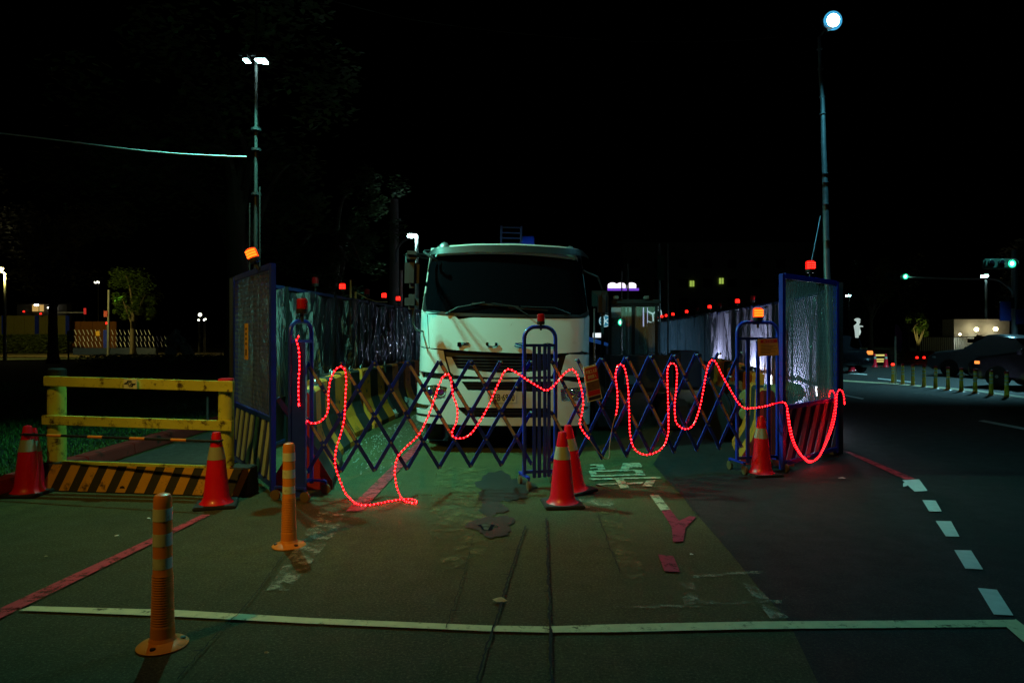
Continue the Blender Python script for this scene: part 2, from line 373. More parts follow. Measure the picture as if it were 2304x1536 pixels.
# pavement on the left between kerb and fence, beyond the guard rail
sheet('pavement', [(-4.9, 6.9), (-3.45, 6.9), (-3.5, 8.6), (-3.2, 20), (-2.4, 40), (-4.4, 40), (-4.9, 14)], .006, M['pave'])
kb = MB(); kp = [(-4.95, 3.5), (-4.95, 8), (-5.0, 12), (-4.9, 20), (-4.5, 45)]
for a, b in zip(kp, kp[1:]):
    n = int(abs(b[1] - a[1]) / 1.0) or 1
    for i in range(n):
        p = Vector((*a, 0)).lerp(Vector((*b, 0)), i / n); q = Vector((*a, 0)).lerp(Vector((*b, 0)), (i + 1) / n)
        d = (q - p).normalized() * .004; j = random.uniform(-.006, .006)
        kb.prism([(p.x - .20 + j, 0), (p.x + j, 0), (p.x - .02 + j, .15), (p.x - .20 + j, .16)], p.y + d.y, q.y - d.y, lambda u, v, t, dx=(q.x - p.x) / (q.y - p.y), y0=p.y: Vector((u + dx * (t - y0), t, v)))
kb.build('kerb', M['curbred'], origin=(-4.95, 8, 0), kind='structure', bevel=.012)
sheet('lawn', [(-5.14, 3.5), (-5.14, 14), (-5.0, 22), (-4.6, 45), (-60, 45), (-60, 3.5)], .13, M['soil'])
gb = MB(); 
for i in range(52000):
    t = random.random() ** 1.6; y = 5.6 + t * 16; x = -5.12 - (random.random() ** 1.1) * (1.5 + y * .62)
    if x < -.78 * y - .3: continue
    h = random.uniform(.02, .06) * (1 + .5 * math.sin(x * 3) * math.cos(y * 2.3)); a = random.uniform(0, 6.28); w = .003 + .0006 * y
    dx, dy = math.cos(a) * w, math.sin(a) * w; lx, ly = random.uniform(-.03, .03), random.uniform(-.03, .03)
    gb.add([(x - dx, y - dy, .13), (x + dx, y + dy, .13), (x + lx, y + ly, .13 + h)], [(0, 1, 2)])
go = gb.build('grass', M['grass'], origin=(-8, 10, .13), kind='stuff'); tag(go, 'short dark green lawn grass behind the red kerb', 'grass')
# leafy debris along lawn edge
sheet('path', [(-75, 47), (-22, 47), (-20, 58), (-75, 60)], .135, M['tan'])
# markings
psheet('stop_line', [(42, 1377), (70, 1367), (400, 1376), (700, 1394), (1100, 1411), (1230, 1413), (1390, 1408), (1700, 1402), (2285, 1398), (2330, 1430), (2292, 1414), (1700, 1419), (1390, 1426), (1230, 1427), (1100, 1424), (700, 1407), (400, 1391)], .012, M['whiteline'])
psheet('edge_line', [(2285, 1398), (2420, 1500), (2360, 1500), (2262, 1414)], .016, M['whiteline'])
psheet('red_line', [(-60, 1400), (455, 1160), (474, 1160), (-60, 1425)], .012, M['redline'])
psheet('red_line', [(778, 1152), (905, 1028), (950, 985), (962, 985), (925, 1030), (815, 1152)], .012, M['redline'])
psheet('red_line', [(1896, 1016), (1912, 1017), (2062, 1080), (2040, 1082)], .012, M['redline'])
psheet('old_line', [(690, 1195), (720, 1152), (775, 1152), (760, 1195), (650, 1330), (600, 1330)], .008, M['oldwhite'])
for q in ([(2030, 1082), (2068, 1080), (2087, 1106), (2058, 1108)], [(2075, 1127), (2105, 1128), (2119, 1153), (2091, 1153)],
          [(2105, 1174), (2140, 1175), (2159, 1210), (2128, 1209)], [(2147, 1240), (2185, 1241), (2212, 1284), (2172, 1282)],
          [(2200, 1326), (2243, 1330), (2280, 1388), (2236, 1386)]):
    psheet('dash_marking', q, .012, M['dashpaint'])
psheet('dash_marking', [(2032, 1090), (2048, 1082), (2052, 1087), (2040, 1096), (2032, 1098)], .016, M['dashpaint'])
Z8 = lambda x, y: (1300 + x / 6.776, 1030 + y / 6.776)
for q in ([(190, 110), (380, 105), (425, 188), (310, 190), (280, 125), (185, 130)], [(185, 160), (300, 155), (305, 175), (190, 180)],
          [(690, 90), (935, 85), (985, 125), (975, 155), (790, 160), (775, 188), (650, 190)],
          [(165, 210), (270, 205), (300, 298), (205, 300)], [(275, 200), (860, 190), (880, 212), (285, 225)],
          [(860, 190), (975, 200), (1035, 282), (900, 275)], [(290, 278), (900, 258), (905, 278), (300, 300)],
          [(160, 325), (1255, 300), (1275, 325), (700, 335), (230, 350)], [(565, 330), (690, 322), (785, 472), (650, 475)],
          [(285, 403), (600, 398), (605, 420), (295, 428)], [(740, 393), (1000, 380), (985, 408), (760, 415)], [(1050, 355), (1185, 350), (1130, 455), (985, 440)]):
    psheet('painted_character', [Z8(*p) for p in q], .012, M['char'])
psheet('lane_block', [Z8(*p) for p in [(0, 640), (520, 640), (590, 815), (560, 830), (0, 770)]], .008, M['oldwhite'])
psheet('lane_block', [Z8(*p) for p in [(1100, 580), (1230, 575), (1410, 800), (1265, 815)]], .012, M['char'])
psheet('red_patch', [Z8(*p) for p in [(1275, 822), (1410, 805), (1545, 975), (1700, 905), (1810, 912), (1640, 1085), (1610, 1290), (1450, 1300), (1430, 1070)]], .012, M['redpatch'])
psheet('red_patch', [(1480, 1250), (1515, 1254), (1530, 1290), (1495, 1288)], .012, M['redpatch'])
psheet('old_yellow_streak', [(1335, 1145), (1390, 1150), (1400, 1180), (1460, 1300), (1440, 1320), (1400, 1290)], .008, M['yellowold'])
psheet('old_yellow_streak', [(985, 1050), (1180, 1055), (1090, 1250), (1000, 1290), (960, 1180)], .008, M['yellowold'])
psheet('old_line', [(1525, 1310), (1560, 1312), (1575, 1350), (1760, 1352), (1760, 1360), (1540, 1362), (1535, 1345), (1548, 1340)], .008, M['oldwhite'])
psheet('old_line', [(1380, 1366), (1480, 1362), (1620, 1366), (1490, 1372)], .008, M['oldwhite'])
psheet('old_line', [(1560, 1295), (1720, 1285), (1722, 1292), (1560, 1302)], .008, M['oldwhite'])
psheet('old_line', [(1668, 1312), (1690, 1310), (1775, 1392), (1735, 1396)], .008, M['oldwhite'])
psheet('lane_line', [(2200, 948), (2214, 946), (2330, 968), (2330, 973)], .012, M['dashpaint'])
psheet('lane_line', [(1896, 890), (1902, 889), (1945, 897), (1940, 899)], .012, M['dashpaint'])
psheet('lane_line', [(2050, 884), (2056, 883), (2180, 900), (2176, 902)], .012, M['oldwhite'])
psheet('lane_line', [(1890, 855), (2008, 862), (2200, 878), (2400, 905), (2400, 910), (2200, 882), (2008, 865), (1890, 858)], .012, M['whiteline'])
psheet('lane_line', [(1900, 838), (1951, 842), (1951, 844), (1900, 840)], .012, M['dashpaint'])
psheet('lane_line', [(1975, 851), (2060, 860), (2058, 862), (1975, 853)], .012, M['dashpaint'])
# cracks
def crack(pts, w, seed):
    rr = random.Random(seed); mb = MB(); L_, R_ = [], []
    pp = smoothpath([G(*p) for p in pts], .035)
    for i, p in enumerate(pp):
        ww = w * (.6 + .7 * rr.random()); j = rr.uniform(-.006, .006)
        L_.append((p.x - ww / 2 + j, p.y, .019)); R_.append((p.x + ww / 2 + j, p.y, .019))
    n = len(pp); mb.add(L_ + R_, [(i, i + 1, n + i + 1, n + i) for i in range(n - 1)])
    for i in range(3, n - 3, 5):
        if rr.random() < .5:
            p = pp[i]; s_ = rr.choice((-1, 1)); mb.add([(p.x, p.y, .0195), (p.x, p.y + .015, .0195), (p.x + s_ * rr.uniform(.03, .08), p.y + rr.uniform(-.02, .03), .0195)], [(0, 1, 2)])
    return mb.build('crack', M['crack'], origin=pp[0], kind='structure')
crack([(1183, 1187), (1165, 1240), (1133, 1340), (1120, 1390), (1102, 1440), (1085, 1500), (1072, 1545), (1060, 1600)], .012, 1)
crack([(1229, 1170), (1232, 1250), (1235, 1330), (1238, 1420), (1241, 1536), (1243, 1600)], .015, 2)
crack([(1066, 1205), (1050, 1270), (1030, 1340), (1003, 1420)], .004, 3)
crack([(640, 1250), (560, 1360), (480, 1440), (400, 1536)], .005, 4)
crack([(1345, 1160), (1370, 1230), (1395, 1295)], .006, 5)
crack([(1475, 1047), (1500, 1080), (1530, 1110), (1570, 1162)], .03, 6)
def blob(name, cx, cy, rx, ry, z, m, seed, squash=None):
    rr = random.Random(seed); pts = []; ph = [rr.uniform(0, 6.28) for _ in range(6)]
    for k in range(64):
        a = k / 64 * 2 * math.pi; f = 1 + .16 * math.sin(3 * a + ph[0]) + .1 * math.sin(5 * a + ph[1]) + .06 * math.sin(9 * a + ph[2]) + .05 * math.sin(17 * a + ph[3]) + rr.uniform(-.03, .03)
        pts.append((cx + rx * f * math.cos(a), cy + ry * f * math.sin(a)))
    return psheet(name, pts, z, m)
blob('damp_patch', 1130, 1100, 62, 34, .010, M['stain'], 3)
blob('damp_patch', 1108, 1185, 48, 24, .010, M['stain'], 5)
blob('damp_patch', 1108, 1145, 30, 16, .0105, M['stain'], 8)
blob('puddle', 1098, 1188, 20, 7, .014, M['water'], 9)
# litter
def scrap(px, py, s, label, m, seed):
    rr = random.Random(seed); g = G(px, py); mb = MB(); n = 7
    ring = [(g.x + s * (.6 + .6 * rr.random()) * math.cos(k / n * 6.283), g.y + s * .7 * (.6 + .6 * rr.random()) * math.sin(k / n * 6.283), .016 + rr.uniform(0, s * .35)) for k in range(n)]
    mb.add([(g.x, g.y, .02 + s * .3)] + ring, [(0, 1 + k, 1 + (k + 1) % n) for k in range(n)])
    o = mb.build('paper_scrap' if 'leaf' not in label else 'fallen_leaf', m, origin=(g.x, g.y, .012)); tag(o, label, 'litter' if 'leaf' not in label else 'leaf')
M['leafdry'] = mat('dry_leaf', (.45, .33, .16), .7, var=.3, scale=30); M['scrapw'] = mat('white_scrap', (.7, .72, .7), .6)
scrap(1122, 1357, .045, 'dry curled leaf lying on the left tar crack', M['leafdry'], 2)
scrap(1895, 1080, .05, 'pale scrap on the dark road between right cone and first dash', M['scrapw'], 3)
scrap(1556, 1252, .018, 'tiny white scrap right of the small red patch', M['scrapw'], 4)
scrap(262, 1210, .02, 'little white scrap above the red line on the left', M['scrapw'], 5)
scrap(335, 1170, .018, 'small white scrap just in front of the striped guard rail base', M['scrapw'], 6)
scrap(103, 1257, .02, 'yellowish scrap at the far left of the asphalt', M['leafdry'], 7)
scrap(600, 1475, .016, 'brown leaf on asphalt in the near foreground', M['leafdry'], 8)
scrap(765, 1018, .07, 'yellow crumpled scrap near the striped barriers inside the gate', M['jersey'], 9)
M['bag'] = mat('plastic_bag', (.35, .42, .4), .2, var=.2)
gb = MB(); rr = random.Random(4)
for i in range(900):
    t = rr.random(); y = 7.6 + t * 9; x = -2.38 + .085 * (y - 8) + rr.random() ** 2 * 1.0; s_ = rr.uniform(.004, .014)
    gb.add([(x - s_, y, .008), (x + s_, y - s_ * .4, .009), (x + s_ * .2, y + s_, .008 + s_), ], [(0, 1, 2)])
tag(gb.build('gravel', M['concrete'], origin=(-2, 11, 0), kind='stuff'), 'scattered grit and gravel along the foot of the striped barriers', 'gravel')
def bagm(px, py, s, label):
    g = G(px, py); mb = MB(); mb.sphere((g.x, g.y, s * .55), s, 14, 10, (1, .8, .6)); rr = random.Random(px)
    for v in mb.v: v += Vector([rr.uniform(-.22, .22) * s for _ in range(3)]); v.z = max(.012, v.z)
    tag(mb.build('plastic_bag', M['bag'], origin=(g.x, g.y, 0)), label, 'bag')
bagm(905, 925, .24, 'crumpled clear plastic bag beside the truck bumper, left side'); bagm(880, 940, .14, 'smaller crumpled plastic bag in front of the barriers')

# ------------------------------------------------------------------ the truck
tx, ty = P(1135, 1022, 9.1).x, 9.1
truck = thing('truck', (tx, ty, 0), 'white cab-over truck with dark windscreen parked behind the folding gate', 'truck', rot=(0, R(1.3), R(3.4))); truck.scale = (1.02, 1, 1)
def sback(z):
    if z < .95: return 0.0
    if z < 1.86: return .05 * (z - .95) / .91
    return .05 + .30 * (z - 1.86)
def halfw(z): return 1.155 if z < 1.85 else 1.155 - .10 * (z - 1.85)
def FS(u, z, off=0):
    w = halfw(z); rc = .26; s_ = sback(z) + .15 * (u / w) ** 2; a = abs(u); x0 = w - rc
    nx, ny = 0, -1
    if a > x0:
        t = min(1, (a - x0) / rc); s_ += rc * 1.1 * (1 - math.sqrt(max(0, 1 - t * t))); nx = t * (1 if u > 0 else -1); ny = -math.sqrt(max(0, 1 - t * t))
    return Vector((u + nx * off, s_ + ny * off, z))
def T(px, py):
    py = py - (px - 1135) * .0245; z = H - (py - 756) / FOC * ty; u = 0
    for _ in range(4):
        w = halfw(z); Y = ty + FS(max(-w, min(w, u)), z).y; z = H - (py - 756) / FOC * Y; u = (px - HX) / FOC * Y - tx
    w = halfw(z); return (max(-w, min(w, u * 1.0)), z)
def inside(p, poly):
    c = False; n = len(poly)
    for i in range(n):
        a, b = poly[i], poly[(i + 1) % n]
        if (a[1] > p[1]) != (b[1] > p[1]) and p[0] < (b[0] - a[0]) * (p[1] - a[1]) / (b[1] - a[1]) + a[0]: c = not c
    return c
def panel(name, poly, m, off=.0, thick=.03, holes=(), parent=None, px=True, bev=.006):
    if px: poly = [T(*p) for p in poly]; holes = [[T(*p) for p in h] for h in holes]
    bm = bmesh.new(); vs = [bm.verts.new((u, 0, z)) for u, z in poly]; bm.faces.new(vs)
    bmesh.ops.triangulate(bm, faces=bm.faces)
    us = [p[0] for p in poly]; zs = [p[1] for p in poly]
    def cut(co, no):
        bmesh.ops.bisect_plane(bm, geom=bm.verts[:] + bm.edges[:] + bm.faces[:], plane_co=co, plane_no=no)
    g = []
    x = -1.15
    while x < 1.16: g.append(x); x += .025 if abs(x) > .86 else .12
    for x in g:
        if min(us) < x < max(us): cut((x, 0, 0), (1, 0, 0))
    z = .3
    while z < 2.9:
        if min(zs) < z < max(zs): cut((0, 0, z), (0, 0, 1))
        z += .09
    for h in holes:
        for a, b in zip(h, h[1:] + h[:1]):
            d = Vector((b[0] - a[0], 0, b[1] - a[1])); cut((a[0], 0, a[1]), (d.z, 0, -d.x))
    dele = [f for f in bm.faces if any(inside((f.calc_center_median().x, f.calc_center_median().z), h) for h in holes)]
    bmesh.ops.delete(bm, geom=dele, context='FACES')
    bmesh.ops.remove_doubles(bm, verts=bm.verts, dist=.0006)
    bm.verts.index_update(); nv = len(bm.verts); mb = MB(); bd = set()
    edges = [e for e in bm.edges if len(e.link_faces) == 1]
    for e in edges: bd.update(v.index for v in e.verts)
    out = [FS(v.co.x, v.co.z, off) for v in bm.verts]; inn = [FS(v.co.x, v.co.z, off - thick) for v in bm.verts]
    fs = [tuple(v.index for v in f.verts) for f in bm.faces]
    mb.add(out + inn, fs + [tuple(i + nv for i in reversed(f)) for f in fs] + [(e.verts[0].index, e.verts[1].index, e.verts[1].index + nv, e.verts[0].index + nv) for e in edges])
    bm.free(); o = mb.build(name, m, parent or truck, local=True, smooth=True); return o
# inner dark shell, sides, roof
mb = MB(); zs = [.45 + i * .1 for i in range(24)]; us = [-1.155 + i * .077 for i in range(31)]; vs = []; fs = []
for z in zs:
    for u in us:
        uu = max(-halfw(z) + .02, min(halfw(z) - .02, u)); vs.append(FS(uu, z, -.06))
n = len(us)
for i in range(len(zs) - 1):
    for k in range(n - 1): fs.append((i * n + k, i * n + k + 1, (i + 1) * n + k + 1, (i + 1) * n + k))
mb.add(vs, fs); mb.build('inner_shell', M['black'], truck, local=True, smooth=True)
for sgn in (-1, 1):
    vs = []; fs = []
    for z in [.5 + i * .1 for i in range(24)]:
        w = halfw(z); y0 = sback(z) + .15 + .286
        vs += [Vector((sgn * w, y0, z)), Vector((sgn * w, 2.0, z)), Vector((sgn * (w - .05), 2.0, z)), Vector((sgn * (w - .05), y0, z))]
    for i in range(23):
        for k in range(4): a = i * 4 + k; b = i * 4 + (k + 1) % 4; fs.append((a, b, b + 4, a + 4))
    mb = MB(); mb.add(vs, fs); mb.build('cab_side', M['cyanwhite'], truck, local=True, smooth=True)
mb = MB(); mb.box((0, 1.98, 1.65), (2.1, .05, 2.2)); mb.build('cab_back', M['cyanwhite'], truck, local=True)
# roof: crowned slab
mb = MB(); vs = []; fs = []; NR = 17
prof = [(.30, 2.685), (.27, 2.72), (.28, 2.765), (.34, 2.80), (.5, 2.825), (1.1, 2.84), (1.9, 2.80), (2.0, 2.72)]
for y, z in prof:
    for k in range(NR):
        t = -1 + 2 * k / (NR - 1); w = 1.065; a = abs(t); dy = .13 * t * t + (.26 * (1 - math.sqrt(max(0, 1 - ((a - .78) / .22) ** 2))) if a > .78 and y < 1.5 else 0)
        dz = -.05 * t * t - (.12 * ((a - .86) / .14) ** 2 if a > .86 and z > 2.7 else 0); vs.append(Vector((t * w, y + dy, z + dz)))
for i in range(len(prof) - 1):
    for k in range(NR - 1): a = i * NR + k; fs.append((a, a + 1, a + 1 + NR, a + NR))
mb.add(vs, fs); mb.build('roof', M['cyanwhite'], truck, local=True, smooth=True)
for sx in (-.86, .86):
    mb = MB(); mb.lathe((sx, .42, 2.77), [(.055, 0), (.05, .03), (.03, .06), (.0, .075)], 12, 1.3); mb.build('marker_lamp', M['steel'], truck, local=True, smooth=True)
# windscreen and surround
WS = [(957, 697), (955, 660), (962, 612), (974, 574), (1060, 566), (1150, 566), (1240, 571), (1302, 581), (1312, 615), (1318, 660), (1318, 702), (1300, 710), (1130, 709), (1030, 706)]
panel('windscreen', WS, M['glass'], off=-.012, thick=.02)
OUT = [(939, 694), (948, 640), (956, 598), (966, 568), (985, 556), (1060, 549), (1150, 548), (1250, 553), (1296, 560), (1314, 574), (1322, 610), (1328, 660), (1331, 706), (1304, 715), (1130, 714), (1020, 711), (962, 706)]
panel('windscreen_surround', OUT, M['cyanwhite'], off=.0, thick=.05, holes=[[(950, 700), (949, 660), (957, 612), (968, 572), (1060, 552), (1150, 551), (1240, 556), (1304, 574), (1316, 615), (1323, 660), (1324, 716), (1300, 716), (1130, 715), (1030, 712)]])
panel('windscreen_seal', [(947, 696), (947, 660), (957, 610), (970, 571), (1060, 558), (1150, 558), (1240, 563), (1306, 575), (1316, 612), (1323, 660), (1325, 704), (1302, 714), (1130, 713), (1022, 710), (962, 704)], M['black'], off=-.002, thick=.02, holes=[WS])
panel('sun_visor', [(972, 576), (985, 561), (1060, 554), (1150, 553), (1250, 558), (1290, 563), (1304, 580), (1290, 576), (1240, 572), (1150, 569), (1060, 569), (1000, 573)], M['black'], off=.10, thick=.012)
for s_, pts in ((0, [(1000, 706), (1025, 692), (1085, 680)]), (1, [(1180, 708), (1150, 690), (1100, 682)]), (1, [(1275, 706), (1240, 692), (1165, 690)])):
    mb = MB(); q = [FS(*T(*p), .035) for p in pts]; mb.tube(q, .009, 6); q2 = [FS(*T(pts[-1][0] - 28, pts[-1][1] + 2), .014), FS(*T(pts[-1][0] + 60, pts[-1][1] + 8), .014)]
    mb.bar(q2[0], q2[1], .012, .02); mb.build('wiper', M['black'], truck, local=True)
panel('cowl', [(963, 705), (1022, 711), (1130, 713), (1302, 715), (1318, 708), (1318, 700), (1300, 708), (1130, 707), (1030, 704)], M['black'], off=.012, thick=.03)
# white panels
panel('front_panel', [(963, 707), (1020, 711), (1028, 718), (1060, 714), (1130, 715), (1175, 716), (1270, 717), (1300, 716), (1308, 715), (1306, 780), (1300, 792), (1240, 796), (1150, 794), (1050, 789), (968, 782)], M['cyanwhite'], off=.006)
panel('corner_panel', [(939, 696), (948, 700), (961, 706), (966, 782), (939, 777)], M['cyanwhite'], off=.002)
panel('corner_panel', [(1332, 708), (1322, 710), (1310, 715), (1308, 780), (1303, 790), (1333, 794)], M['cyanwhite'], off=.002)
panel('lower_corner', [(937, 780), (997, 788), (1000, 805), (1003, 815), (1010, 840), (937, 832)], M['cyanwhite'], off=.004)
panel('lower_corner', [(1333, 798), (1275, 797), (1268, 800), (1258, 836), (1259, 846), (1333, 848)], M['cyanwhite'], off=.004)
panel('grille_lip', [(1003, 802), (1015, 803), (1028, 828), (1060, 834), (1110, 838), (1150, 838), (1225, 834), (1240, 805), (1252, 806), (1236, 846), (1110, 849), (1020, 843), (1013, 836)], M['cyanwhite'], off=.012)
for k in range(5):
    panel('grille_slat', [(1012 + k * 3, 799 + k * 7), (1246 - k * 3, 803 + k * 7), (1245 - k * 3, 806 + k * 7), (1013 + k * 3, 802 + k * 7)], M['black'], off=-.012, thick=.02)
HL = [(957, 866), (982, 864), (1007, 870), (1003, 894), (985, 898), (965, 890)]; HR = [(1256, 875), (1299, 871), (1312, 873), (1311, 898), (1300, 903), (1259, 903)]
FL = [(946, 903), (973, 909), (966, 919), (946, 915)]; FR = [(1298, 916), (1322, 912), (1322, 922), (1305, 926)]
UO = [(1037, 857), (1240, 858), (1232, 882), (1052, 877)]; LO = [(1027, 914), (1230, 918), (1238, 940), (1052, 937)]
panel('bumper', [(935, 845), (960, 848), (1015, 853), (1030, 852), (1250, 853), (1262, 856), (1328, 862), (1327, 952), (1260, 958), (1100, 956), (960, 948), (935, 940)], M['cyanwhite'], off=.03, thick=.06,
      holes=[HL, HR, FL, FR, UO, LO, [(940, 858), (945, 860), (946, 871), (941, 868)], [(940, 874), (947, 877), (948, 886), (942, 882)]])
for h in (HL, HR):
    hl = panel('headlight', h, M['headlamp'], off=-.004, thick=.02)
    c = [sum(p[0] for p in h) / len(h), sum(p[1] for p in h) / len(h)]
    for dx in (-11, 10):
        mb = MB(); q = FS(*T(c[0] + dx, c[1]), .006); mb.lathe(q, [(.06, 0), (.05, .008), (.03, -.004), (.005, .0)], 16, ax=(0, -1, 0)); mb.build('reflector_bowl', M['chrome'], hl, local=True, smooth=True)
for h in (FL, FR): panel('fog_light', h, M['headlamp'], off=.0, thick=.02)
panel('bumper_step', [(935, 920), (945, 924), (985, 931), (985, 935), (945, 929), (935, 925)], M['black'], off=.033, thick=.01)
for yy in (862, 869, 921, 928):
    w = 8 if yy < 900 else 5
    panel('intake_slat', [(1045 + (yy - 860) * .3, yy), (1236, yy + 1), (1236, yy + 4), (1046 + (yy - 860) * .3, yy + 3)], M['black'], off=-.01, thick=.02)
# plate
pq = FS(*T(1127, 891), .04); pl = MB(); pl.box((pq.x, pq.y - .004, pq.z), (.37, .008, .165)); po = pl.build('number_plate', M['platewhite'], truck, local=True, bevel=.003)
text_part('KEB·6930', M['ink'], po, (pq.x - .16, pq.y - .009, pq.z - .06), (1, 0, 0), (0, 0, 1), .095, .32, .004, local=True, bold=.012)
for ch, x in (('F', 1027), ('U', 1089), ('S', 1151), ('O', 1213)):
    p0 = T(x, 780 + (x - 1135) * .008); q = FS(*p0, .014); text_part(ch, M['chrome'], truck, q + Vector((0, -.004, 0)), (1, .04 * (x - 1135) / 200, 0), (0, 0, 1), .058, .15, .014, name='badge_letter', local=True, bold=.02)
# mirrors: image-left side
def rb(name, c, d, m, bev=.04, parent=truck):
    mb = MB(); mb.box(c, d); return mb.build(name, m, parent, local=True, bevel=bev, smooth=True)
mx = -1.22
m1 = rb('mirror', (mx, -.38, 2.33), (.18, .14, .38), M['mirror'], .06); rb('mirror', (mx - .02, -.1, 1.98), (.18, .12, .2), M['mirror'], .05)
m2 = rb('mirror', (mx + .0, -.42, 2.55), (.21, .22, .10), M['mirror'], .055)
mb = MB(); mb.tube(smoothpath([(-1.06, .35, 2.64), (-1.24, .15, 2.64), (-1.27, -.2, 2.60), (-1.24, -.40, 2.58)], .05), .017, 8)
mb.build('mirror_arm', M['black'], truck, local=True, smooth=True); mb = MB(); mb.tube(smoothpath([(-1.30, -.3, 2.45), (-1.32, -.1, 2.60), (-1.28, .1, 2.62), (-1.08, .35, 2.60)], .05), .012, 8)
mb.build('mirror_arm', M['black'], truck, local=True, smooth=True); mb = MB(); mb.tube([(mx, -.08, 2.0), (mx, -.08, 1.7), (-1.2, .1, 1.62), (-1.12, .3, 1.6)], .014, 8); mb.build('mirror_arm', M['black'], truck, local=True, smooth=True)
rb('mirror', (1.36, .55, 2.05), (.14, .16, .34), M['mirror'], .045)
mb = MB(); mb.tube([(1.05, .4, 2.5), (1.25, .4, 2.42), (1.34, .5, 2.25)], .014, 8); mb.build('mirror_arm', M['black'], truck, local=True)
# overhead convex mirror on the top left corner
mb = MB(); mb.tube(smoothpath([(-1.05, .3, 2.70), (-1.12, .22, 2.68), (-1.02, .16, 2.60), (-.95, .2, 2.56)], .04), .018, 8); mb.build('mirror_arm', M['mirror'], truck, local=True, smooth=True)
# chassis, wheels, body
mb = MB(); mb.box((0, 2.6, .62), (1.9, 4.6, .3)); mb.box((0, .5, .5), (1.7, .7, .25)); mb.build('chassis', M['darksteel'], truck, local=True)
def wheel(x, y, nm='wheel'):
    t = MB(); t.lathe((x - .13, y, .47), [(.27, 0), (.43, 0), (.47, .03), (.47, .23), (.43, .26), (.27, .26)], 32, ax=(1, 0, 0)); o = t.build(nm, M['rubber'], truck, local=True, smooth=True)
    r_ = MB(); s_ = -1 if x < 0 else 1
    r_.lathe((x + s_ * .06, y, .47), [(.26, 0), (.24, .05), (.1, .05), (.1, .08), (.02, .08)], 20, ax=(s_, 0, 0)); r_.build('rim', M['steel'], o, local=True, smooth=True)
for x in (-.95, .95): wheel(x, 1.15); wheel(x, 4.2)
mb = MB(); mb.box((0, 3.7, 1.35), (2.1, 3.2, 1.1)); mb.box((0, 3.7, 2.2), (1.4, 2.8, .6)); mb.build('truck_body', M['darksteel'], truck, local=True, bevel=.02)
# blue ladder rack and drum above the roof
for x in (0.02, .37): rk = MB(); rk.bar((x, 3.2, 2.4), (x, 3.2, 3.55), .035, .035); rk.build('rack_post', M['navy'], truck, local=True)
for k in range(7):
    mb = MB(); mb.bar((.0, 3.2, 2.95 + k * .095), (.38, 3.2, 2.95 + k * .095), .022, .022); mb.build('rung', M['navy'], truck, local=True)
mb = MB(); mb.lathe((.38, 3.3, 3.22), [(.12, 0), (.17, .02), (.17, .22), (.12, .24)], 20, ax=(1, 0, 0)); mb.build('drum', M['blue'], truck, local=True, smooth=True)
# ------------------------------------------------------------------ site fences
UP = Vector((0, 0, 1))
def wall_frame(a, b):
    a = Vector((*a, 0)); b = Vector((*b, 0)); d = (b - a); L = d.length; d.normalize(); n = Vector((d.y, -d.x, 0)); return a, d, n, L
def crinkle(a, d, n, L, z0, z1, seed, amp=.06):
    rr = random.Random(seed); nx = max(8, int(L / .022)); nz = 26; vs = []; fs = []
    ph = [rr.uniform(0, 6.28) for _ in range(5)]; fr = [rr.uniform(2.5, 5), rr.uniform(6, 9), rr.uniform(13, 19)]
    folds = [(rr.uniform(0, L), rr.choice((-1, 1)) * rr.uniform(.02, .7), rr.uniform(.018, .06), rr.choice((-1, 1)) * rr.uniform(.8, 1.8)) for _ in range(int(7 * L) + 3)]
    for k in range(nz + 1):
        v = k / nz
        for i in range(nx + 1):
            u = i / nx * L; e = min(1, min(u, L - u) / .12)
            f = (math.sin(u * fr[0] * 2 + ph[0] + v * 1.5) + .6 * math.sin(u * fr[1] * 2 + ph[1] - v * 2.2) + .35 * math.sin(u * fr[2] * 2 + ph[2] + v * 3)) * (.35 + .65 * math.sin(math.pi * min(1, v + .1)))
            g_ = 0
            for (fu, fs_, fw, fa) in folds: q_ = (u - fu - fs_ * (1 - v)) / fw; g_ += fa * math.exp(-q_ * q_)
            f = f * .6 + g_
            vs.append(a + d * u + n * f * amp * e * .5 + UP * (z0 + (z1 - z0) * v - (.03 * math.sin(math.pi * u / L * 3 + ph[3]) if k == nz else 0)))
    for k in range(nz):
        for i in range(nx): q = k * (nx + 1) + i; fs.append((q, q + 1, q + nx + 2, q + nx + 1))
    return vs, fs
def site_fence(name, pts, label, side, panelw=1.85, low=.70):
    root = thing(name, (*pts[0], 0), label, 'fence')
    cuts = []
    for a, b in zip(pts, pts[1:]):
        L = math.hypot(b[0] - a[0], b[1] - a[1]); n = max(1, round(L / panelw))
        for i in range(n):
            p = (a[0] + (b[0] - a[0]) * i / n, a[1] + (b[1] - a[1]) * i / n); q = (a[0] + (b[0] - a[0]) * (i + 1) / n, a[1] + (b[1] - a[1]) * (i + 1) / n); cuts.append((p, q))
    for i, (p, q) in enumerate(cuts):
        a, d, n, L = wall_frame(p, q); n = n * side; rr = random.Random(i * 7 + len(name))
        mb = MB(); mb.frame(a + d * .03 + UP * 1.135, d, n, UP, .085, .07, 2.27)
        mb.build('post', M['machpole'], root)
        for zz in (2.25, .76, .06):
            mb = MB(); mb.frame(a + d * (L / 2 + .03) + UP * zz, d, n, UP, L - .06, .045, .045); mb.build('rail', M['navy'], root)
        mb = MB(); vs, fs = crinkle(a + d * .07 + n * .035, d, n, L - .10, low, 2.22 + rr.uniform(-.02, .02), i * 13 + len(name)); mb.add(vs, fs); mb.build('plastic_sheet', M['plastic'], root, smooth=True)
        if low > .5: mb = MB(); mb.frame(a + d * (L / 2 + .03) - n * .01 + UP * .41, d, n, UP, L - .07, .012, .66)
        if low > .5: mb.build('lower_board', M['darksteel'], root)
    return root
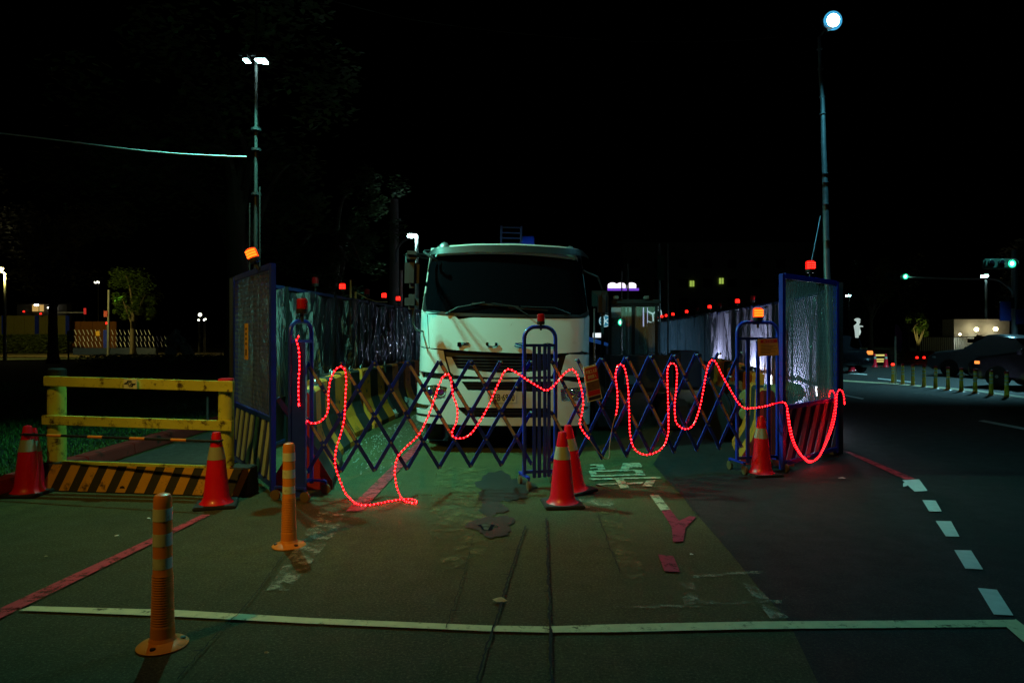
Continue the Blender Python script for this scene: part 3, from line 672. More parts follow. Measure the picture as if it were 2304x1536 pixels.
LF = [(-3.42, 8.36), (-3.27, 9.8), (-2.58, 17.9), (-1.0, 37)]
RF = [(4.35, 9.05), (4.98, 11.0), (5.5, 14.3), (6.94, 32), (7.4, 37)]
lf = site_fence('site_fence', LF, 'long dark fence of crinkled clear plastic sheets running back left of the truck', 1)
rf = site_fence('site_fence', RF, 'long plastic-sheeted fence running back right of the truck, glowing white near its foot', -1, low=.12)
def wing(a, b, label, tall=2.27, notice=False):
    root = thing('fence_wing', (*a, 0), label, 'fence panel'); A, d, n, L = wall_frame(a, b)
    for u in (.035, L - .035):
        mb = MB(); mb.frame(A + d * u + UP * (tall / 2 + .02), d, n, UP, .07, .05, tall - .04); mb.build('post', M['blue'], root, bevel=.004)
    for z in (tall - .02, .74, .10):
        mb = MB(); mb.frame(A + d * (L / 2) + UP * z, d, n, UP, L - .145, .045, .06 if z > 2 else .05); mb.build('rail', M['blue'], root, bevel=.004)
    # striped board
    z0, z1 = .13, .71; mb = MB(); mb.frame(A + d * (L / 2) - n * .006 + UP * ((z0 + z1) / 2), d, n, UP, L - .15, .01, z1 - z0); bd = mb.build('striped_board', M['boardnavy'], root)
    s_ = -.4; w = .12; sh = .30
    while s_ < L:
        pl = [(s_, z0), (s_ + w, z0), (s_ + w + sh, z1), (s_ + sh, z1)]
        # clip
        def clip(poly, x, keep):
            out = []
            for p, q in zip(poly, poly[1:] + poly[:1]):
                i1 = (p[0] - x) * keep >= 0; i2 = (q[0] - x) * keep >= 0
                if i1: out.append(p)
                if i1 != i2: t = (x - p[0]) / (q[0] - p[0]); out.append((x, p[1] + t * (q[1] - p[1])))
            return out
        pl = clip(pl, .08, 1); pl = clip(pl, L - .08, -1) if len(pl) > 2 else []
        if len(pl) > 2:
            mb = MB(); mb.prism(pl, -.004, .012, lambda u, v, t: A + d * u + n * (t) + UP * v); mb.build('reflective_stripe', M['stripepale'] if a[0] < 0 else M['stripegrey'], bd)
        s_ += .262
    # expanded wire mesh
    mb = MB(); x0, x1, y0, y1 = .07, L - .07, .77, tall - .05; k = y1 - y0; sl = 1.7
    for sg in (1, -1):
        c = -k / sl
        while c < x1 - x0 + k / sl:
            if sg > 0: p, q = (c, 0), (c + k / sl, k)
            else: p, q = (c + k / sl, 0), (c, k)
            pts = []
            (xa, ya), (xb, yb) = p, q
            def at(x): return ya + (yb - ya) * (x - xa) / (xb - xa)
            lo, hi = max(min(xa, xb), 0), min(max(xa, xb), x1 - x0)
            if hi - lo > .01: mb.bar(A + d * (x0 + lo) + n * (.012 + .002 * sg) + UP * (y0 + at(lo)), A + d * (x0 + hi) + n * (.012 + .002 * sg) + UP * (y0 + at(hi)), .0042, .0035, up=n)
            c += .062
    mb.build('wire_mesh', M['wire'], root, kind='stuff')
    mb = MB(); vs, fs = crinkle(A + d * .08 - n * .03, d, n, L - .16, .76, tall - .05, int(L * 100), .022); mb.add(vs, fs); mb.build('plastic_sheet', M['plastic2'], root, smooth=True)
    return root, A, d, n, L
M['stripepale'] = mat('pale_stripe', (.42, .5, .42), .4, var=.2, scale=20, dirt=(.15, .16, .12), dsc=9, dth=.64)
M['boardnavy'] = mat('board_navy', (.012, .025, .20), .8, var=.2)
M['wire'] = mat('wire', (.16, .15, .13), .4, .7)
M['stripegrey'] = mat('grey_stripe', (.42, .42, .50), .8, var=.15, scale=14, dirt=(.15, .14, .16), dsc=9, dth=.66)
M['plastic2'] = M['plastic'].copy(); M['plastic2'].name = 'clearer_plastic'
_m = [n for n in M['plastic2'].node_tree.nodes if n.bl_idname == 'ShaderNodeMixShader']
for n_ in _m:
    if abs(n_.inputs[0].default_value - .16) < 1e-3: n_.inputs[0].default_value = .45
wl, WA, Wd, Wn, WL_ = wing((-3.36, 8.28), (-2.33, 6.67), 'tall blue framed wire mesh panel with striped foot board, left corner of the fence')
# notice on left wing
mb = MB(); c = WA + Wd * .62 * WL_ + Wn * .03 + UP * 1.42; mb.frame(WA + Wd * (.42 * WL_) + Wn * .03 + UP * 1.5, Wd, Wn, UP, .17, .004, .4); nb = mb.build('safety_notice', M['paperyellow'], None, origin=WA + Wd * (.42 * WL_) + UP * 1.3); tag(nb, 'narrow yellow notice fixed to the left wire mesh panel', 'notice')
for k in range(4): mb = MB(); mb.frame(WA + Wd * (.42 * WL_) + Wn * .0335 + UP * (1.64 - k * .055), Wd, Wn, UP, .07, .002, .025); mb.build('print_block', M['ink'], nb)
mb = MB(); mb.frame(WA + Wd * (.42 * WL_) + Wn * .0335 + UP * 1.38, Wd, Wn, UP, .06, .002, .07); mb.build('print_block', M['ink'], nb)
wr, RA, Rd, Rn, RL_ = wing((3.06, 7.77), (4.25, 8.92), 'tall blue framed wire mesh panel with striped foot board, right corner of the fence')
# brace and feet of wings
mb = MB(); mb.bar(WA + Wd * WL_ + Vector((.02, .05, .95)), Vector((-1.98, 6.95, .35)), .05, .05); mb.build('brace', M['navy'], wl)

# ------------------------------------------------------------------ folding gate
A0 = Vector((-2.03, 6.55, 0)); C0 = Vector((.29, 7.08, 0)); B0 = Vector((2.72, 7.86, 0))
def lattice(root, tops, z1a, z0a, z1b, z0b, skip_first=0, nm='lattice_bar'):
    """tops: points on the ground line under every upper pivot"""
    n = len(tops); d = (tops[-1] - tops[0]).normalized(); nn = Vector((d.y, -d.x, 0))
    def zz(i, t): f = i / (n - 1); return (z0a + (z0b - z0a) * f) * (1 - t) + (z1a + (z1b - z1a) * f) * t
    def at(i):
        i0 = max(0, min(n - 2, int(math.floor(i)))); return tops[i0] + (tops[i0 + 1] - tops[i0]) * (i - i0)
    for i in range(n):
        for sg in (1, -1):
            j = i + 2 * sg; t1 = 1.0
            # bar from bottom (i) to top (j); clip at the frame
            if j < 0 or j > n - 1:
                lim = 0 if j < 0 else n - 1; t1 = abs(lim - i) / 2
                if t1 < .2: continue
            e = i + 2 * sg * t1
            off = nn * (.018 if sg < 0 else -.018)
            p = at(i) + UP * (zz(i, 0) - .012) + off; q = at(e) + UP * (zz(e, t1) + (.012 if t1 == 1 else 0)) + off
            mb = MB(); mb.bar(p, q, .036, .016, up=nn); b = mb.build(nm, M['blue'], root, bevel=.003)
            if sg < 0:      # front bars carry strips of reflective tape between the pivots
                for a_, b_ in ((.29, .47), (.54, .72), (.79, .96)):
                    if b_ <= t1 + .01 and not (a_ < .5 and i % 3 == 0):
                        m2 = MB(); m2.bar(p.lerp(q, a_ / t1) + nn * .0095, p.lerp(q, b_ / t1) + nn * .0095, .026, .003, up=nn); m2.build('reflective_tape', M['refl'], b)
    for i in range(n):
        for t in (0, .25, .5, .75, 1):
            for k in ((0,) if t in (0, 1) else (0,)):
                ii = i if t in (0, .5, 1) else i + .5
                if ii > n - 1: continue
                mb = MB(); c = at(ii) + UP * zz(ii, t); mb.tube([c - nn * .032, c + nn * .036], .011, 6); mb.build('pivot', M['steel'], root)
def gate_frame(root, c, d, half, top, legs=(), zb=.12, cast=True, bars=()):
    n = Vector((d.y, -d.x, 0)); r = .12; pts = [c - d * half + UP * zb, c - d * half + UP * (top - r)]
    for k in range(1, 6): a = k / 6 * math.pi / 2; pts.append(c - d * (half - r + r * math.cos(a)) + UP * (top - r + r * math.sin(a)))
    pts += [c - d * (half - r) + UP * top, c + d * (half - r) + UP * top]
    for k in range(1, 6): a = math.pi / 2 - k / 6 * math.pi / 2; pts.append(c + d * (half - r + r * math.cos(a)) + UP * (top - r + r * math.sin(a)))
    pts += [c + d * half + UP * (top - r), c + d * half + UP * zb]
    mb = MB(); mb.tube(pts, .021, 10); mb.build('tube_frame', M['blue'], root, smooth=True)
    for zz in (top - .19, zb + .04): mb = MB(); mb.bar(c - d * half + UP * zz, c + d * half + UP * zz, .03, .03); mb.build('cross_rail', M['blue'], root)
    for u in bars: mb = MB(); mb.bar(c + d * u + n * .01 + UP * .1, c + d * u + n * .01 + UP * (top - .2), .036, .036); mb.build('upright', M['blue'], root, bevel=.004)
    if cast:
        for u in (-half, half):
            for v in (-.16, .16):
                q = c + d * u + n * v; mb = MB(); mb.bar(q + UP * .13 - n * v, q + UP * .13, .03, .02); mb.bar(q + UP * .13, q + UP * .045, .02, .02); mb.build('castor_bracket', M['blue'], root)
                mb = MB(); mb.lathe(q - d * .014 + UP * .052, [(.02, 0), (.05, .002), (.05, .026), (.02, .028)], 18, ax=d); mb.build('castor_wheel', M['castor'], root, smooth=True)
M['castor'] = mat('castor_wheel', (.12, .075, .03), .5, var=.2)
gate = thing('folding_gate', A0, 'blue folding lattice gate, left half in front of the truck', 'gate')
gate2 = thing('folding_gate', C0, 'blue folding lattice gate, right half between centre frame and right corner', 'gate')
# left end stand, nearly edge on
dl = Vector((.28, .96, 0)).normalized()
gate_frame(gate, Vector((-2.045, 6.62, 0)), dl, .18, 1.70, bars=(-.08,), zb=.1)
mb = MB(); mb.bar((-2.01, 6.46, .04), (-2.01, 6.46, 1.50), .125, .06); mb.build('end_post', M['blue'], gate, bevel=.005)
# centre stand
dc = (B0 - A0).normalized()
gate_frame(gate2, C0 + Vector((-.0, 0, 0)), dc, .17, 1.655, bars=(-.065, -.01, .05, .095))
db = (B0 - C0).normalized()
gate_frame(gate2, Vector((2.84, 7.90, 0)), Vector((1, .22, 0)).normalized(), .26, 1.72, bars=(-.13, .0, .14))
lp = [745, 826, 905, 980, 1051, 1121, 1188]   # lower pivots seen in the photo, thinned with distance
tl = []; nL = 8
for i in range(nL): f = i / (nL - 1); tl.append(A0 + Vector((.06, .0, 0)) + (C0 + Vector((-.09, 0, 0)) - A0 - Vector((.06, 0, 0))) * (f))
lattice(gate, tl, 1.30, .255, 1.295, .245)
tr_ = []; nR = 9
for i in range(nR): f = i / (nR - 1); tr_.append(C0 + db * .12 + (B0 - C0 - db * .22) * f)
lattice(gate2, tr_, 1.295, .25, 1.37, .30)

# ------------------------------------------------------------------ LED rope lights
def on_plane(px, py, O, d, off):
    n = Vector((d.y, -d.x, 0)).normalized()
    if n.y > 0: n = -n
    ray = Vector(((px - HX) / FOC, 1, -(py - HY) / FOC)); o = Vector((0, 0, H)); Q = Vector(O) + n * off
    t = (Q - o).dot(n) / ray.dot(n); return o + ray * t
def gp(px, py, off=.045):
    if px >= 1752: return on_plane(px, py, RA, Rd, off + .03)
    if px >= 1232: return on_plane(px, py, C0, db, off)
    return on_plane(px, py, A0, (C0 - A0).normalized(), off)
def rope(name, pts, label, lit=True, r=.0082, sp=.040, off=.045, loc=None, group=None):
    q = [(Vector(p) if len(p) == 3 else gp(*p, off)) for p in pts]
    path = smoothpath(q, .02); o0 = Vector((path[0].x, path[0].y, 0)); root = thing(name, o0, label, 'rope light' if lit else 'cable', group)
    mb = MB(); mb.tube(path, r, 8); mb.build('sleeve', M['rope'] if lit else M['ropedead'], root, smooth=True)
    if lit:
        mb = MB()
        for p in smoothpath(q, sp): mb.sphere(p + Vector((0, -.006, .002)), .0065, 6, 4)
        mb.build('led_bulbs', M['led2'] if label.startswith('second') else M['led'], root, kind='stuff')
    return root
def gnd(px, py, z=.012): v = G(px, py); return (v.x, v.y, z)
sx_ = lambda px, py: tuple(on_plane(px, py, (-2.01, 6.42, 0), Vector((1, .1, 0)), .02))
rope('rope_light', [sx_(*p) for p in [(672, 757), (667, 768), (672, 782), (674, 820), (672, 860), (672, 890), (673, 912)]], 'red rope light hanging straight down on the left gate post')
gc = (C0 - A0).normalized()
L1 = [(684, 922), (684, 936), (690, 946), (702, 952), (714, 951), (726, 944), (735, 932), (739, 915), (739, 893), (741, 868), (746, 848), (754, 833), (765, 825), (773, 827), (778, 840), (779, 865), (777, 900), (776, 930), (772, 958), (765, 982), (758, 1005), (754, 1030), (756, 1052), (765, 1080), (776, 1106)]
L1g = [gnd(*p) for p in [(792, 1128), (802, 1135), (818, 1139), (842, 1137), (870, 1131), (900, 1126), (925, 1125), (937, 1129), (935, 1134), (922, 1133), (907, 1127)]]
L2 = [(897, 1106), (890, 1080), (889, 1052), (896, 1026), (914, 1005), (930, 991), (944, 975), (955, 955), (965, 933), (975, 905), (984, 877), (992, 856), (1000, 845), (1007, 841), (1013, 848), (1016, 865), (1020, 890), (1027, 910), (1029, 925), (1028, 945), (1022, 960), (1017, 972), (1020, 982), (1030, 986), (1045, 984), (1060, 975), (1075, 955), (1090, 930), (1105, 900), (1118, 870), (1130, 845), (1138, 833), (1148, 831), (1165, 840), (1190, 857), (1215, 872), (1228, 878), (1240, 873), (1255, 858), (1267, 843), (1280, 833), (1288, 831), (1297, 841), (1304, 860), (1310, 885), (1312, 905), (1310, 925), (1306, 943), (1305, 957), (1314, 973), (1324, 985)]
rope('rope_light', L1 + L1g + [tuple((gp(*p, .10 if p[1] > 1070 else .05))) for p in L2], 'red rope light looping down to the road and across the number plate')
rope('cable', [(1324, 985), (1338, 1005), (1350, 1021), (1365, 1033), (1371, 1025), (1372, 1000), (1378, 960), (1386, 932)], 'thin unlit grey cable linking the two rope lights below the poster', lit=False, r=.005)
rope('rope_light', [(1386, 932), (1389, 912), (1389, 885), (1387, 865), (1385, 845), (1388, 826), (1395, 820), (1403, 824), (1409, 842), (1413, 872), (1415, 910), (1416, 950), (1418, 980), (1425, 1005), (1440, 1020), (1460, 1022), (1480, 1015), (1495, 1000), (1503, 975), (1504, 950), (1503, 910), (1502, 870), (1501, 840), (1505, 822), (1514, 817), (1521, 825), (1523, 845), (1521, 880), (1518, 910), (1520, 945), (1530, 960), (1545, 965), (1560, 955), (1572, 925), (1580, 890), (1587, 850), (1594, 820), (1603, 810), (1612, 818), (1625, 845), (1645, 880), (1660, 905), (1675, 918), (1690, 918), (1720, 914), (1745, 907),
                    (1762, 905), (1769, 912), (1773, 930), (1778, 960), (1785, 990), (1797, 1015), (1812, 1032), (1824, 1037), (1840, 1030), (1855, 1005), (1868, 975), (1877, 945), (1881, 915), (1882, 895), (1885, 880), (1891, 877), (1897, 887), (1900, 908)], 'red rope light with deep narrow loops on the right half of the gate', off=.05)
rope('rope_light', [(1770, 925), (1774, 955), (1780, 985), (1790, 1008), (1805, 1028), (1822, 1040), (1843, 1024), (1860, 985), (1871, 950), (1879, 905), (1876, 882), (1868, 880), (1865, 893)], 'second red rope light doubled over the striped foot board of the right corner panel', off=.09)

# ------------------------------------------------------------------ beacons
def beacon(mode):
    r = thing('warning_beacon', (0, 0, 0), 'x', 'beacon', 'red warning beacons on the fences and gate')
    mb = MB(); mb.lathe((0, 0, 0), [(.016, -.08), (.016, 0), (.05, .0), (.055, .01), (.055, .045)], 12); mb.build('base', M['black'], r, smooth=True)
    mb = MB(); pr = [(.052, .046)]
    for k in range(5): z = .05 + k * .018; pr += [(.054, z), (.054, z + .011), (.049, z + .014)]
    pr += [(.05, .142), (.035, .15), (0.001, .152)]
    mb.lathe((0, 0, 0), pr, 16); lens = mb.build('lens', M[dict(on='beacon_on', hot='beacon_hot', off='beacon_off')[mode]], r, smooth=True)
    if mode != 'off':
        mb = MB()
        for k in range(3 if mode == 'on' else 3):
            for a in range(-2, 3): an = -math.pi / 2 + a * .42; mb.box((math.cos(an) * .055, math.sin(an) * .055, .064 + k * .028), (.014 if mode == 'on' else .02, .014, .012 if mode == 'on' else .018))
        mb.build('led', M['bled'] if mode == 'on' else M['bledhot'], lens)
    return r
protos = {}; BE = []
def put_beacon(mode, loc, label, rot=(0, 0, 0), s=1):
    if mode not in protos: b = beacon(mode); protos[mode] = b; b.location = loc; b.rotation_euler = rot; ORG[b.name] = Vector(loc)
    else: b = dup(protos[mode], loc, rot=rot)
    b.scale = (s, s, s); b['label'] = label; return b
put_beacon('hot', P(575, 590, 7.0) , 'bright orange beacon tilted on top of the left corner panel', (0, R(-22), 0))
put_beacon('off', P(680, 708, 6.6) + Vector((0, 0, .01)), 'dark unlit red beacon on the left gate post')
put_beacon('off', P(1217, 730, 7.08), 'dark unlit beacon on the centre stand in front of the truck', s=.75)
put_beacon('hot', P(1705, 722, 7.9), 'bright orange beacon on the right gate stand above the yellow notice')
put_beacon('on', P(1823, 614, 8.4), 'red lit beacon on top of the right corner panel, beneath the slanting stay')
def fencept(F, px):
    for a, b in zip(F, F[1:]):
        for k in range(400):
            t = k / 400; x = a[0] + (b[0] - a[0]) * t; y = a[1] + (b[1] - a[1]) * t; p = x / y * FOC + HX
            if (F is LF and p >= px) or (F is RF and p <= px): return Vector((x, y, 2.36))
    return Vector((*F[-1], 2.36))
for px, md, lb in ((709, 'off', 'dim beacon on the left fence, nearest of the row after the corner'), (770, 'on', 'brightest red beacon on the left fence in front of the tree'), (825, 'off', 'unlit beacon on the left fence behind the yellow cord'),
                   (864, 'on', 'red beacon on the left fence just left of the dark utility pole'), (896, 'on', 'small red beacon on the left fence beside the pale rod'), (922, 'on', 'farthest small red beacon on the left fence beside the truck mirror')):
    put_beacon(md, fencept(LF, px), lb)
for px, md, lb in ((1694, 'off', 'unlit beacon on the right fence nearest the gate stand'), (1659, 'on', 'red beacon on the right fence left of the gate stand'), (1619, 'off', 'unlit beacon on the right fence between two lit ones'), (1597, 'on', 'bright red beacon on the right fence above the lattice gate'),
                   (1570, 'off', 'small unlit beacon on the right fence, middle of the row'), (1545, 'on', 'small red beacon on the right fence, just before the unlit one'), (1514, 'on', 'tiny red beacon on the right fence right of the tall thin mast'), (1499, 'on', 'tiny red beacon on the right fence at the foot of the tall thin mast'), (1489, 'on', 'tiny red beacon second from the far end of the right fence'), (1478, 'on', 'farthest tiny red beacon on the right fence by the machine cab')):
    put_beacon(md, fencept(RF, px), lb, s=1.1 if px < 1520 else 1)

# ------------------------------------------------------------------ tall poles with flood lamps
def ring(mb, c, r, h=.03): mb.lathe(c, [(r, 0), (r, h)], 10)
pl_ = thing('lamp_pole', (-3.18, 8.45, 0), 'tall thin dark pole with two small bright cool lamps at the left fence corner', 'lamp pole')
mb = MB(); mb.tube([(-3.18, 8.45, 0), (-3.17, 8.45, 3.2), (-3.16, 8.45, 6.4)], [.032, .024, .016], 10); mb.build('pole', M['machpole'], pl_, smooth=True)
mb = MB(); mb.tube([(-3.11, 8.42, .3), (-3.11, 8.42, 3.4)], .009, 6); mb.tube([(-3.235, 8.42, 1.5), (-3.235, 8.42, 3.2)], .008, 6); mb.build('conduit', M['machpole'], pl_, smooth=True)
for z in (1.9, 2.6, 3.3, 3.85, 4.1): mb = MB(); ring(mb, (-3.165, 8.45, z), .06); mb.build('clamp', M['darksteel'], pl_)
mb = MB(); mb.bar((-3.16, 8.42, 4.95), (-3.12, 8.34, 4.99), .03, .04); mb.build('cross_arm', M['darksteel'], pl_)
mb = MB(); mb.bar((-3.34, 8.34, 5.0), (-2.98, 8.34, 5.0), .03, .04); mb.build('cross_arm', M['darksteel'], pl_)
for x, tl_ in ((-3.24, -1), (-3.06, 1)):
    w = .06 if tl_ < 0 else .13
    mb = MB(); mb.prism([(-w / 2, 0), (w / 2, 0), (w * .35, .05), (-w * .35, .05)], -.06, .06, lambda u, v, t, x=x: Vector((x + u, 8.34 + t, 4.93 + v))); hd = mb.build('lamp_head', M['darksteel'], pl_)
    mb = MB(); mb.prism([(-w * .48, -.006), (w * .48, -.022 if tl_ > 0 else -.006), (w * .48, -.002), (-w * .48, -.002)], -.055, .055, lambda u, v, t, x=x: Vector((x + u, 8.34 + t, 4.93 + v - .01))); mb.build('led_panel', M['lampcool'], hd)
def area(name, loc, target, size, power, col, spread=180):
    l = bpy.data.lights.new(name, 'AREA'); l.shape = 'DISK'; l.size = size; l.energy = power; l.color = col; l.spread = R(spread)
    o = bpy.data.objects.new(name, l); COL.objects.link(o); o.location = loc; o.rotation_euler = (Vector(target) - Vector(loc)).to_track_quat('-Z', 'Y').to_euler(); return o
def spot(name, loc, target, power, col, angle, blend=1, r=.08):
    l = bpy.data.lights.new(name, 'SPOT'); l.energy = power; l.color = col; l.spot_size = R(angle); l.spot_blend = blend; l.shadow_soft_size = r
    o = bpy.data.objects.new(name, l); COL.objects.link(o); o.location = loc; o.rotation_euler = (Vector(target) - Vector(loc)).to_track_quat('-Z', 'Y').to_euler(); return o
spot('left_flood_light', (-2.98, 8.16, 4.86), (-.2, 9.7, .6), PW['left'] * 8, (.20, 1, .72), 92, .5, .06)
spot('left_side_light', (-3.16, 7.96, 4.86), (-3.0, 5.6, 0), PW['left2'] * 8, (.20, 1, .72), 146, .4, .03)
prr = thing('lamp_pole', (4.24, 9.02, 0), 'tall jointed pole with a single dazzling blue-white lamp at the right fence corner', 'lamp pole')
pts = [P(1862, 640, 8.98), P(1860, 600, 8.97), P(1857, 430, 8.96), P(1853, 330, 8.95), P(1851, 230, 8.94), P(1846, 170, 8.92), P(1843, 84, 8.9)]
mb = MB(); mb.tube([Vector((4.24, 9.02, 0))] + pts, [.045, .042, .04, .036, .032, .028, .024, .018], 10); mb.build('pole', M['steel'], prr, smooth=True)
for y, x in ((112, 1844), (157, 1846), (220, 1850), (257, 1851), (391, 1856), (411, 1857), (460, 1858), (541, 1860)): mb = MB(); ring(mb, P(x, y, 8.94), .038, .012); mb.build('clamp', M['steel'], prr)
mb = MB(); mb.tube([P(1824, 598, 8.6), P(1846, 486, 8.93)], .006, 6); mb.build('stay', M['steel'], prr)
hc = P(1875, 46, 8.35); mb = MB(); mb.tube([pts[-1], hc + Vector((.02, .12, .02))], .012, 6); mb.frame(hc + Vector((0, .04, 0)), Vector((.86, 0, .5)), Vector((0, 1, 0)), Vector((-.5, 0, .86)), .22, .05, .16); hd = mb.build('lamp_head', M['darksteel'], prr)
mb = MB(); mb.lathe(hc, [(.075, 0), (.065, .012), (0, .016)], 20, ax=(0, -1, -.15)); mb.build('led_panel', M['lampblue'], hd); mb = MB(); mb.lathe(hc + Vector((0, .012, 0)), [(.115, 0), (.10, .008), (.0, .009)], 20, ax=(0, -1, -.15)); mb.build('halo_ring', M['lamphalo'], hd)  # outer ring added, blue glare around the lamp put in as emission
spot('right_flood_light', hc + Vector((-.05, -.1, -.05)), (3.8, 6.0, 0), PW['right'] * 8, (.16, .8, 1), 150, .7, .06)
spot('street_lamp_light', (-4.6, .2, 7.6), (-.8, 7.7, .6), PW['warm'] * 8, (1, .60, .08), 55, 1, .10)
# the street lamp that throws it, beside the photographer
sl = thing('street_lamp', (-7.2, -.6, 0), 'tall street lamp standing left of the photographer', 'street lamp')
mb = MB(); mb.tube(smoothpath([(-7.2, -.6, 0), (-7.2, -.6, 6.5), (-6.8, -.5, 7.5), (-5.2, .05, 7.75), (-4.7, .2, 7.75)], .3), .06, 10); mb.build('pole', M['steel'], sl, smooth=True)
mb = MB(); mb.box((-4.6, .2, 7.72), (.6, .25, .1)); mb.build('lamp_head', M['darksteel'], sl, bevel=.03)

# cables
def cable(pts, r, label, m='steel'):
    q = smoothpath(pts, .4); mb = MB(); mb.tube(q, r, 5); o = mb.build('overhead_cable', M[m], origin=(q[0].x, q[0].y, 0)); tag(o, label, 'cable')
cable([P(-160, 288, 8.0), P(0, 300, 8.1), P(150, 318, 8.2), P(300, 337, 8.3), P(430, 348, 8.38), P(555, 353, 8.43)], .009, 'pale cable sagging in from the left to the lamp pole', 'ropepale')
cable([P(540, 358, 8.4), P(553, 352, 8.42)], .012, 'short knotted cable end hanging at the left lamp pole', 'ropepale') if False else None
cable([P(740, 0, 9), P(900, 40, 9), P(1130, 72, 9), P(1400, 93, 9), P(1650, 92, 9), P(1843, 74, 8.9)], .004, 'faint dark cable spanning the night sky to the right lamp pole', 'darksteel')

# ------------------------------------------------------------------ jersey barriers
def jersey(loc, rz, L, label, phase=0, endred=False, hgt=1.0):
    r = thing('jersey_barrier', loc, label, 'barrier', 'striped concrete barriers along the fences', rot=(0, 0, rz))
    prof = [(-.30, 0), (.30, 0), (.30, .08), (.17, .30), (.10, .50), (.085, hgt - .03), (.06, hgt), (-.06, hgt), (-.085, hgt - .03), (-.10, .50), (-.17, .30), (-.30, .08)]
    n = int(L / .44); w = L / n
    for k in range(n):
        mb = MB(); mb.prism(prof, k * w + .0005, (k + 1) * w - .0005, lambda u, v, t: Vector((u, t, v))); o = mb.build('painted_band', M['jersey'] if (k + phase) % 2 == 0 else M['blackpaint'], r, local=True)
    for y in (w * .5, w * (n - .5)):
        mb = MB(); mb.tube([(.03 * math.cos(a) * 1.3, y + .0 + .05 * math.sin(a), hgt + .03 + .045 * math.cos(a * 1) * .8) if False else (0, y + .05 * math.cos(a), hgt - .01 + .075 * math.sin(a)) for a in [i / 8 * math.pi for i in range(9)]], .009, 6); mb.build('lifting_hook', M['steel'], r, local=True)
        mb = MB(); mb.lathe((.094, y, .62), [(.028, 0), (.028, .006)], 12, ax=(1, 0, 0)); mb.build('socket_hole', M['black'], r, local=True)
    if endred:
        mb = MB(); mb.prism([(p[0] * 1.01, p[1] * 1.005 + .001) for p in prof], -.03, -.001, lambda u, v, t: Vector((u, t, v))); mb.build('end_face', M['jerseyred'], r, local=True)
    return r
jersey((-2.14, 6.95, 0), R(10), 1.5, 'barrier nearest the left gate post with its end painted red', 1, True, .98)
jersey((-2.52, 8.6, 0), R(2), 1.36, 'first all yellow and black barrier behind the rope light loop on the left', 0)
yy = 10.05
for i, lb in enumerate(('second yellow and black barrier behind the left lattice', 'third barrier on the left, beside the plastic bag', 'barrier on the left just before the truck bumper', 'barrier on the left hidden beside the truck cab', 'farthest barrier on the left beyond the truck')):
    jersey((-2.60 + .085 * (yy - 10.0) - .15, yy, 0), R(-4.9), 1.36, lb, (i + 1) % 2); yy += 1.5
jersey((3.08, 8.25, 0), R(-14), 1.5, 'yellow barrier standing on end behind the right gate stand', 0, True, .9)
for i, (x, y, lb) in enumerate(((3.75, 10.4, 'yellow barrier behind the right wire mesh panel'), (4.35, 12.3, 'second barrier along the right fence, lit from behind'), (4.75, 14.2, 'third barrier along the right fence beyond the lattice'), (5.1, 16.1, 'far barrier along the right fence by the dark machine'))):
    jersey((x, y, 0), R(-5), 1.7, lb, i % 2)
M['sandbag'] = mat('sandbag_cloth', (.22, .17, .05), .9, var=.3, scale=9, bump=.5, bscale=60)
sb = [(3.55, 9.9, 'sandbag nearest the right corner panel'), (3.9, 10.2, 'sandbag slumped second behind the right wire mesh'), (4.2, 10.55, 'sandbag third behind the right wire mesh'), (3.7, 11.2, 'sandbag on the barrier behind the yellow notice'), (3.95, 11.9, 'sandbag farther back by the glowing sheets'), (4.3, 12.9, 'small far sandbag before the brightest sheet')]
for i, (x, y, lb) in enumerate(sb):
    mb = MB(); rr = random.Random(i); 
    for k in range(3): mb.sphere((x + rr.uniform(-.12, .12), y + rr.uniform(-.1, .1), .18 + k * .25), .26, 12, 8, (1, .8, .62))
    for v in mb.v: v += Vector([rr.uniform(-.02, .02) for _ in range(3)]); v.z = max(.012, v.z)
    o = mb.build('sandbag', M['sandbag'], origin=(x, y, 0), smooth=True); tag(o, lb, 'sandbag', 'sandbags behind the right corner panel')

# ------------------------------------------------------------------ guard rail on the left
gr = thing('guard_rail', (-4.5, 6.95, 0), 'weathered yellow guard rail with two round posts on a striped concrete base', 'guard rail')
ga = Vector((-4.78, 6.98, 0)); gbv = Vector((-2.72, 6.72, 0)); gd = (gbv - ga).normalized(); gn = Vector((gd.y, -gd.x, 0))
pL = Vector((P(128, 900, 7.05).x, 7.05, 0)); pR = Vector((P(509, 900, 6.82).x, 6.82, 0))
mb = MB(); mb.lathe(pL, [(.085, 0), (.085, 1.13)], 24); p1 = mb.build('post', M['yellow'], gr, smooth=True)
mb = MB(); mb.lathe(pL + UP * 1.131, [(.087, 0), (.087, .085), (.06, .1), (0, .1)], 24); mb.build('post_cap', M['black'], p1, smooth=True)
mb = MB(); mb.lathe(pR, [(.075, 0), (.075, 1.05)], 24); p2 = mb.build('post', M['yellow'], gr, smooth=True)
mb = MB(); mb.lathe(pR + UP * 1.051, [(.0765, 0), (.0765, .085), (.05, .09), (0, .09)], 24); mb.build('post_cap', M['cone'], p2, smooth=True)
def rail(x0, y0t, y0b, x1, y1t, y1b, Y0, Y1, d=.05):
    a = P(x0, y0t, Y0); b = P(x1, y1t, Y1); c = P(x0, y0b, Y0); e = P(x1, y1b, Y1); n = gn * d; mb = MB()
    mb.add([c, e, b, a, c - n, e - n, b - n, a - n], [(0, 1, 2, 3), (7, 6, 5, 4), (0, 4, 5, 1), (3, 2, 6, 7), (0, 3, 7, 4), (1, 5, 6, 2)])
    return mb.build('rail', M['yellow'], gr, bevel=.004)
